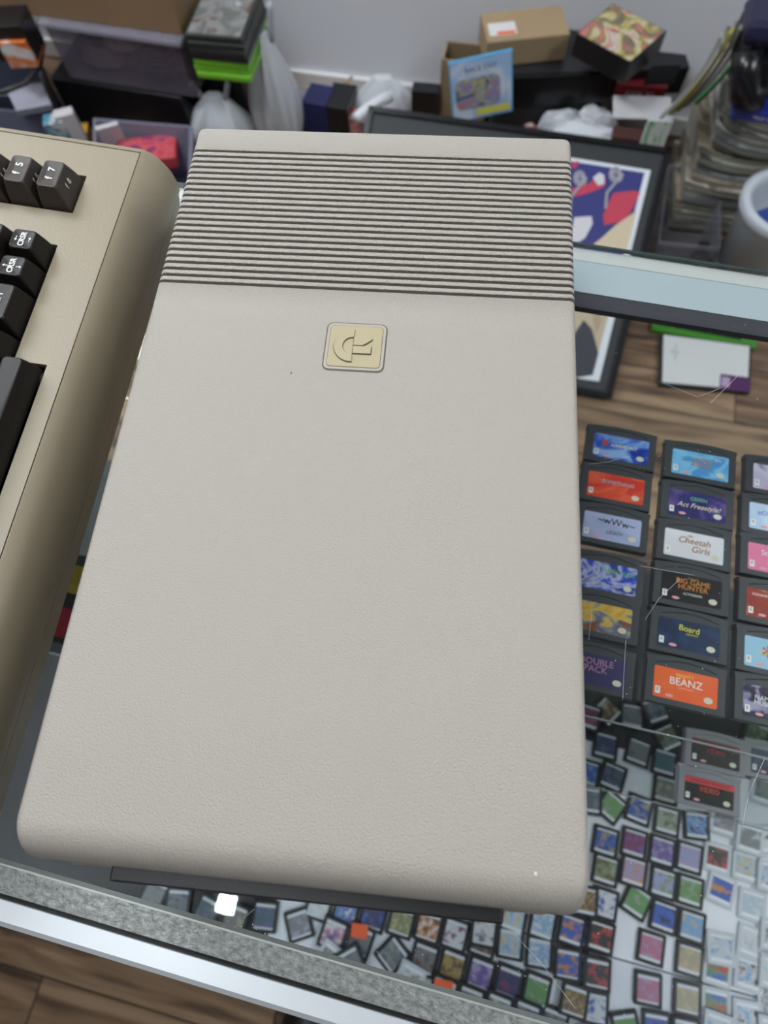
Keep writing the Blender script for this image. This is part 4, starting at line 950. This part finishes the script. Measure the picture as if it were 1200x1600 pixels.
# magazine on a black box, corner towards the camera
leaning('game_box', 'flat black box with an orange and red manga cover on top', 'game box', [(975, 16), (1060, 60), (986, 98), (900, 52)], (.33, .33, .33, .33), .05, M_gloss, art('manga_cover', [(.45, .10, .06), (.60, .55, .50), (.50, .40, .10), (.10, .12, .10), (.55, .18, .15)], 16, detail=4))
face_box('game_console', 'black flat console under the manga topped box', 'console', (955, 152), (1062, 146), .14, 112, .16, M_gloss)
face_box('game_box', 'red box with small white lettering, below the manga topped box', 'game box', (955, 157), (1034, 163), .14, 131, .07, mat('box_red', (.30, .02, .03), .4), parts=lambda t, w, h, d: text('lettering', 'ROCK  TO', h * .35, M_white, t, (w / 2, -.001, h / 2), (PI / 2, 0, 0)))
leaning('envelope', 'white envelope with a printed block, left of the magazine pile', 'envelope', [(968, 152), (1058, 152), (1050, 190), (958, 184)], (.22, .22, .21, .21), .004, mat('envelope_white', (.72, .72, .76), .5), art('envelope_print', [(.75, .75, .78), (.72, .72, .76), (.6, .55, .58)], 8))
leaning('card_holder', 'white card with green bars standing beside the magazine pile', 'card', [(1006, 194), (1052, 190), (1030, 238), (998, 230)], (.30, .30, .24, .24), .006, mat('cover_white', (.60, .62, .62), .4), art('green_bars', [(.6, .62, .6), (.6, .63, .6), (.12, .35, .15)], 30, stretch=(3, .6, 1)))
def crumple(label, px, py, z, s, m, seed, cat='wrapper', flatz=.5):
    rn = random.Random(seed); bm = bmesh.new(); bmesh.ops.create_icosphere(bm, subdivisions=3, radius=1)
    for v in bm.verts:
        k = 1 + .22 * math.sin(4 * v.co.x + seed) * math.cos(5 * v.co.y - seed) + rn.uniform(-.10, .10)
        v.co = Vector((v.co.x * s[0] * k, v.co.y * s[1] * k, max(-.9, v.co.z) * s[2] * k))
    p = at(px, py, z); return tag(link('crumpled_wrapper', bm, m, loc=p), label, cat, 'crumpled plastic wrappers')
crumple('silvery plastic wrapper behind the poster frame, right of the manual', 878, 200, .12, (.07, .04, .04), M_bag, 1)
crumple('white plastic wrapper below the black console', 925, 190, .12, (.06, .04, .03), mat('wrap_white', (.7, .72, .78), .35), 2)
crumple('clear plastic wrapper resting on the top edge of the poster frame', 920, 214, .20, (.09, .04, .02), M_bag, 3)
crumple('red and white candy coloured wrapper right of the manual', 830, 196, .08, (.03, .03, .03), art('wrap_red', [(.6, .1, .1), (.7, .65, .6), (.1, .3, .1)], 30), 4)
face_box('game_box', 'dark brown box behind the poster frame with a white title', 'game box', (952, 226), (1008, 234), .22, 214, .04, mat('box_brown', (.07, .02, .015), .4), parts=lambda t, w, h, d: text('lettering', 'GAME 2', h * .5, M_white, t, (w * .45, -.001, h * .3), (PI / 2, 0, 0)))
leaning('photo_print', 'striped grey print tucked under the manga topped box', 'print', [(1008, 105), (1055, 100), (1050, 132), (1005, 132)], (.27, .27, .22, .22), .004, M_matblack, art('grey_print', [(.05, .05, .05), (.3, .3, .3), (.15, .12, .12)], 20, stretch=(4, 1, 1)))

# ---- magazines
mags = [(.30, .30, .26), (.16, .17, .14), (.42, .40, .34), (.09, .10, .09), (.24, .20, .14), (.50, .50, .47), (.13, .15, .17), (.34, .30, .24)]
M_pages = mat('page_edges', (.33, .32, .27), .7)
def magazine(label, p, yaw, z, w, d, t, sag, col, name='magazine'):
    r = thing(name, label, 'magazine', (p.x, p.y, z), yaw, 'magazines piled at the right')
    def slab(t0, t1, ins):
        bm = bmesh.new(); L = []
        for k in range(13):
            x = w * k / 12; s = sag * (((k / 12) - .5) * 2) ** 2
            L.append([(x, ins, t0 + s), (x, d, t0 + s), (x, d, t1 + s), (x, ins, t1 + s)])
        return rings(bm, L)
    link('pages', slab(.0006, t - .0006, .0012), M_pages, r)
    bm = slab(0, .0006, 0); link('cover', bm, mat('mag_%d' % (hash(col) % 997), col, .3), r)
    link('cover', slab(t - .0006, t, 0), art('mag_cover', [col, tuple(min(1, x * 1.7 + .05) for x in col), tuple(x * .5 for x in col)], 12), r)
pm = at(1040, 362, 0)
ordw = ['lowest', 'second', 'third', 'fourth', 'fifth', 'sixth', 'seventh', 'eighth', 'ninth', 'tenth', 'eleventh', 'twelfth', 'thirteenth', 'fourteenth', 'fifteenth', 'sixteenth', 'seventeenth', 'eighteenth', 'nineteenth', 'twentieth', 'twenty first', 'topmost']
z = .012; rn = random.Random(3)
for i in range(22):
    t = rn.uniform(.009, .016); sag = .004 + .034 * min(1, i / 16)
    magazine('%s magazine counting up the sagging pile at the right edge' % ordw[i] if i < 21 else 'topmost magazine of the sagging pile at the right edge, under the black gear', pm + Vector((rn.uniform(-.008, .008) + (.02 if i > 12 else .0), rn.uniform(-.008, .008) + i * .003, 0)), TH + rn.uniform(-.05, .05) + .08, z, .27, .21, t, sag, rn.choice(mags)); z += t + .0006
ZM = z
# upright, bowed magazines at the left of the pile
for i, (px, cl, lb) in enumerate(((1062, (.45, .45, .42), 'white spined'), (1075, (.55, .50, .06), 'yellow spined'), (1088, (.30, .28, .22), 'khaki spined'), (1100, (.62, .62, .58), 'ivory spined'), (1117, (.05, .28, .10), 'green spined'))):
    p = at(px, 196 - i * 6, .26); r = thing('magazine', lb + ' magazine standing bowed on the left side of the pile', 'magazine', (p.x, p.y, .26), -.46 + .02 * i, 'magazines standing on the pile')
    bm = bmesh.new(); L = []
    for k in range(11):
        f = k / 10; xx = .05 * (1 - f) ** 2 * (-1) ; L.append([(xx + .012 * i * 0, 0, .19 * f - .0), (xx + .007, 0, .19 * f), (xx + .007, .02, .19 * f), (xx, .02, .19 * f)])
    rings(bm, L); link('cover', bm, mat('spine_%d' % i, cl, .4), r)
zb = ZM + .03
def bluelab(t, w, h, d): text('lettering', 'TRUE GAMER', h * .45, M_white, t, (w * .55, -.001, h * .45), (PI / 2, 0, 0))
face_box('magazine', 'royal blue magazine with white lettering on top of the sagging pile', 'magazine', (1140, 186), (1240, 200), zb, 160, .16, mat('mag_royal', (.02, .03, .30), .35), parts=bluelab, h=.022)
zg = zb + .023
def gear_part(t, w, h, d):
    bm = bmesh.new(); tube(bm, [(w * .05, 0, h * .9), (w * .1, -.02, h * .6), (w * .22, -.025, h * .2), (w * .4, -.02, .02)], .028, 10); link('strap', bm, M_gloss, t, smooth=True)
face_box('gear_bag', 'black padded gear bag on top of the magazine pile at the right edge', 'bag', (1130, 150), (1260, 165), zg, 70, .18, mat('gear_black', (.012, .012, .02), .5), parts=gear_part, bevel=.03)
face_box('game_console', 'dark navy rounded console lying on top right of the magazine pile', 'console', (1150, 78), (1260, 92), zg + .10, 45, .12, mat('console_navy', (.015, .015, .05), .35), bevel=.02, h=.045)
# clear bin around the foot of the pile
open_bin('smoky clear bin around the foot of the magazine pile', [(1046, 258), (1125, 270), (1125, 388), (1030, 378)], .10, .10, film_mat('clear_bin_film', (.30, .31, .36), .38), taper=.97)
# round white rimmed tub
p = at(1236, 318, .22); t = thing('round_tub', 'round tub with thick white rim at the right edge before the magazine pile', 'tub', (p.x, p.y, 0))
bm = bmesh.new(); n = 36; L = []
for r_, z_ in ((.075, 0), (.095, .19), (.108, .205), (.110, .222), (.098, .230), (.086, .222), (.084, .20), (.066, .01)): L.append([(r_ * math.cos(2 * PI * k / n), r_ * math.sin(2 * PI * k / n), z_) for k in range(n)])
rings(bm, L); link('tub', bm, mat('tub_white', (.55, .60, .66), .35), t, smooth=True)
lay('toy', 'blue toy piece inside the round white rimmed tub', 'toy', 1218, 335, .19, (.08, .06, .06), mat('toy_blue', (.02, .05, .25), .4), .5)
# bright little boxes at the foot
for i, (px, py, lb, cl) in enumerate(((1112, 402, 'black game box with white lettering just behind the rear rail', (.02, .02, .02)), (1150, 412, 'crimson game box just behind the rear rail', (.45, .02, .06)), (1176, 418, 'orange red game box just behind the rear rail', (.6, .12, .02)), (1204, 424, 'orange game box just behind the rear rail at the right edge', (.65, .2, .03)))):
    t = lay('game_box', lb, 'game box', px, py, .05, (.055, .10, .05), art('boxart', [cl, tuple(x * .5 for x in cl), tuple(min(1, x + .15) for x in cl)], 25), TH + .1, group='little game boxes behind the rear rail')

# the customer's shoe
q = at(482, 1592, .06); sh = thing('shoe', 'toe of a black shoe on the floor at the bottom edge', 'shoe', (q.x, q.y, 0), -.1)
bm = bmesh.new(); L = []
for k in range(13):
    f = k / 12; y = .05 - f * .26; wd = .048 * math.sqrt(max(.02, 1 - (1 - min(1, f * 3)) ** 2)) ; h = .03 + .035 * min(1, f * 1.4)
    L.append([(wd * math.cos(a), y, .012 + h * max(0, math.sin(a)) + (0 if math.sin(a) > 0 else -.004)) for a in [2 * PI * i / 16 for i in range(16)]])
rings(bm, L); link('upper', bm, M_black, sh, smooth=True)
bm = bmesh.new(); prism(bm, [(.052 * math.cos(a), -.08 + .135 * math.sin(a)) for a in [2 * PI * i / 24 for i in range(24)]], 0, .010); link('sole', bm, M_matblack, sh)
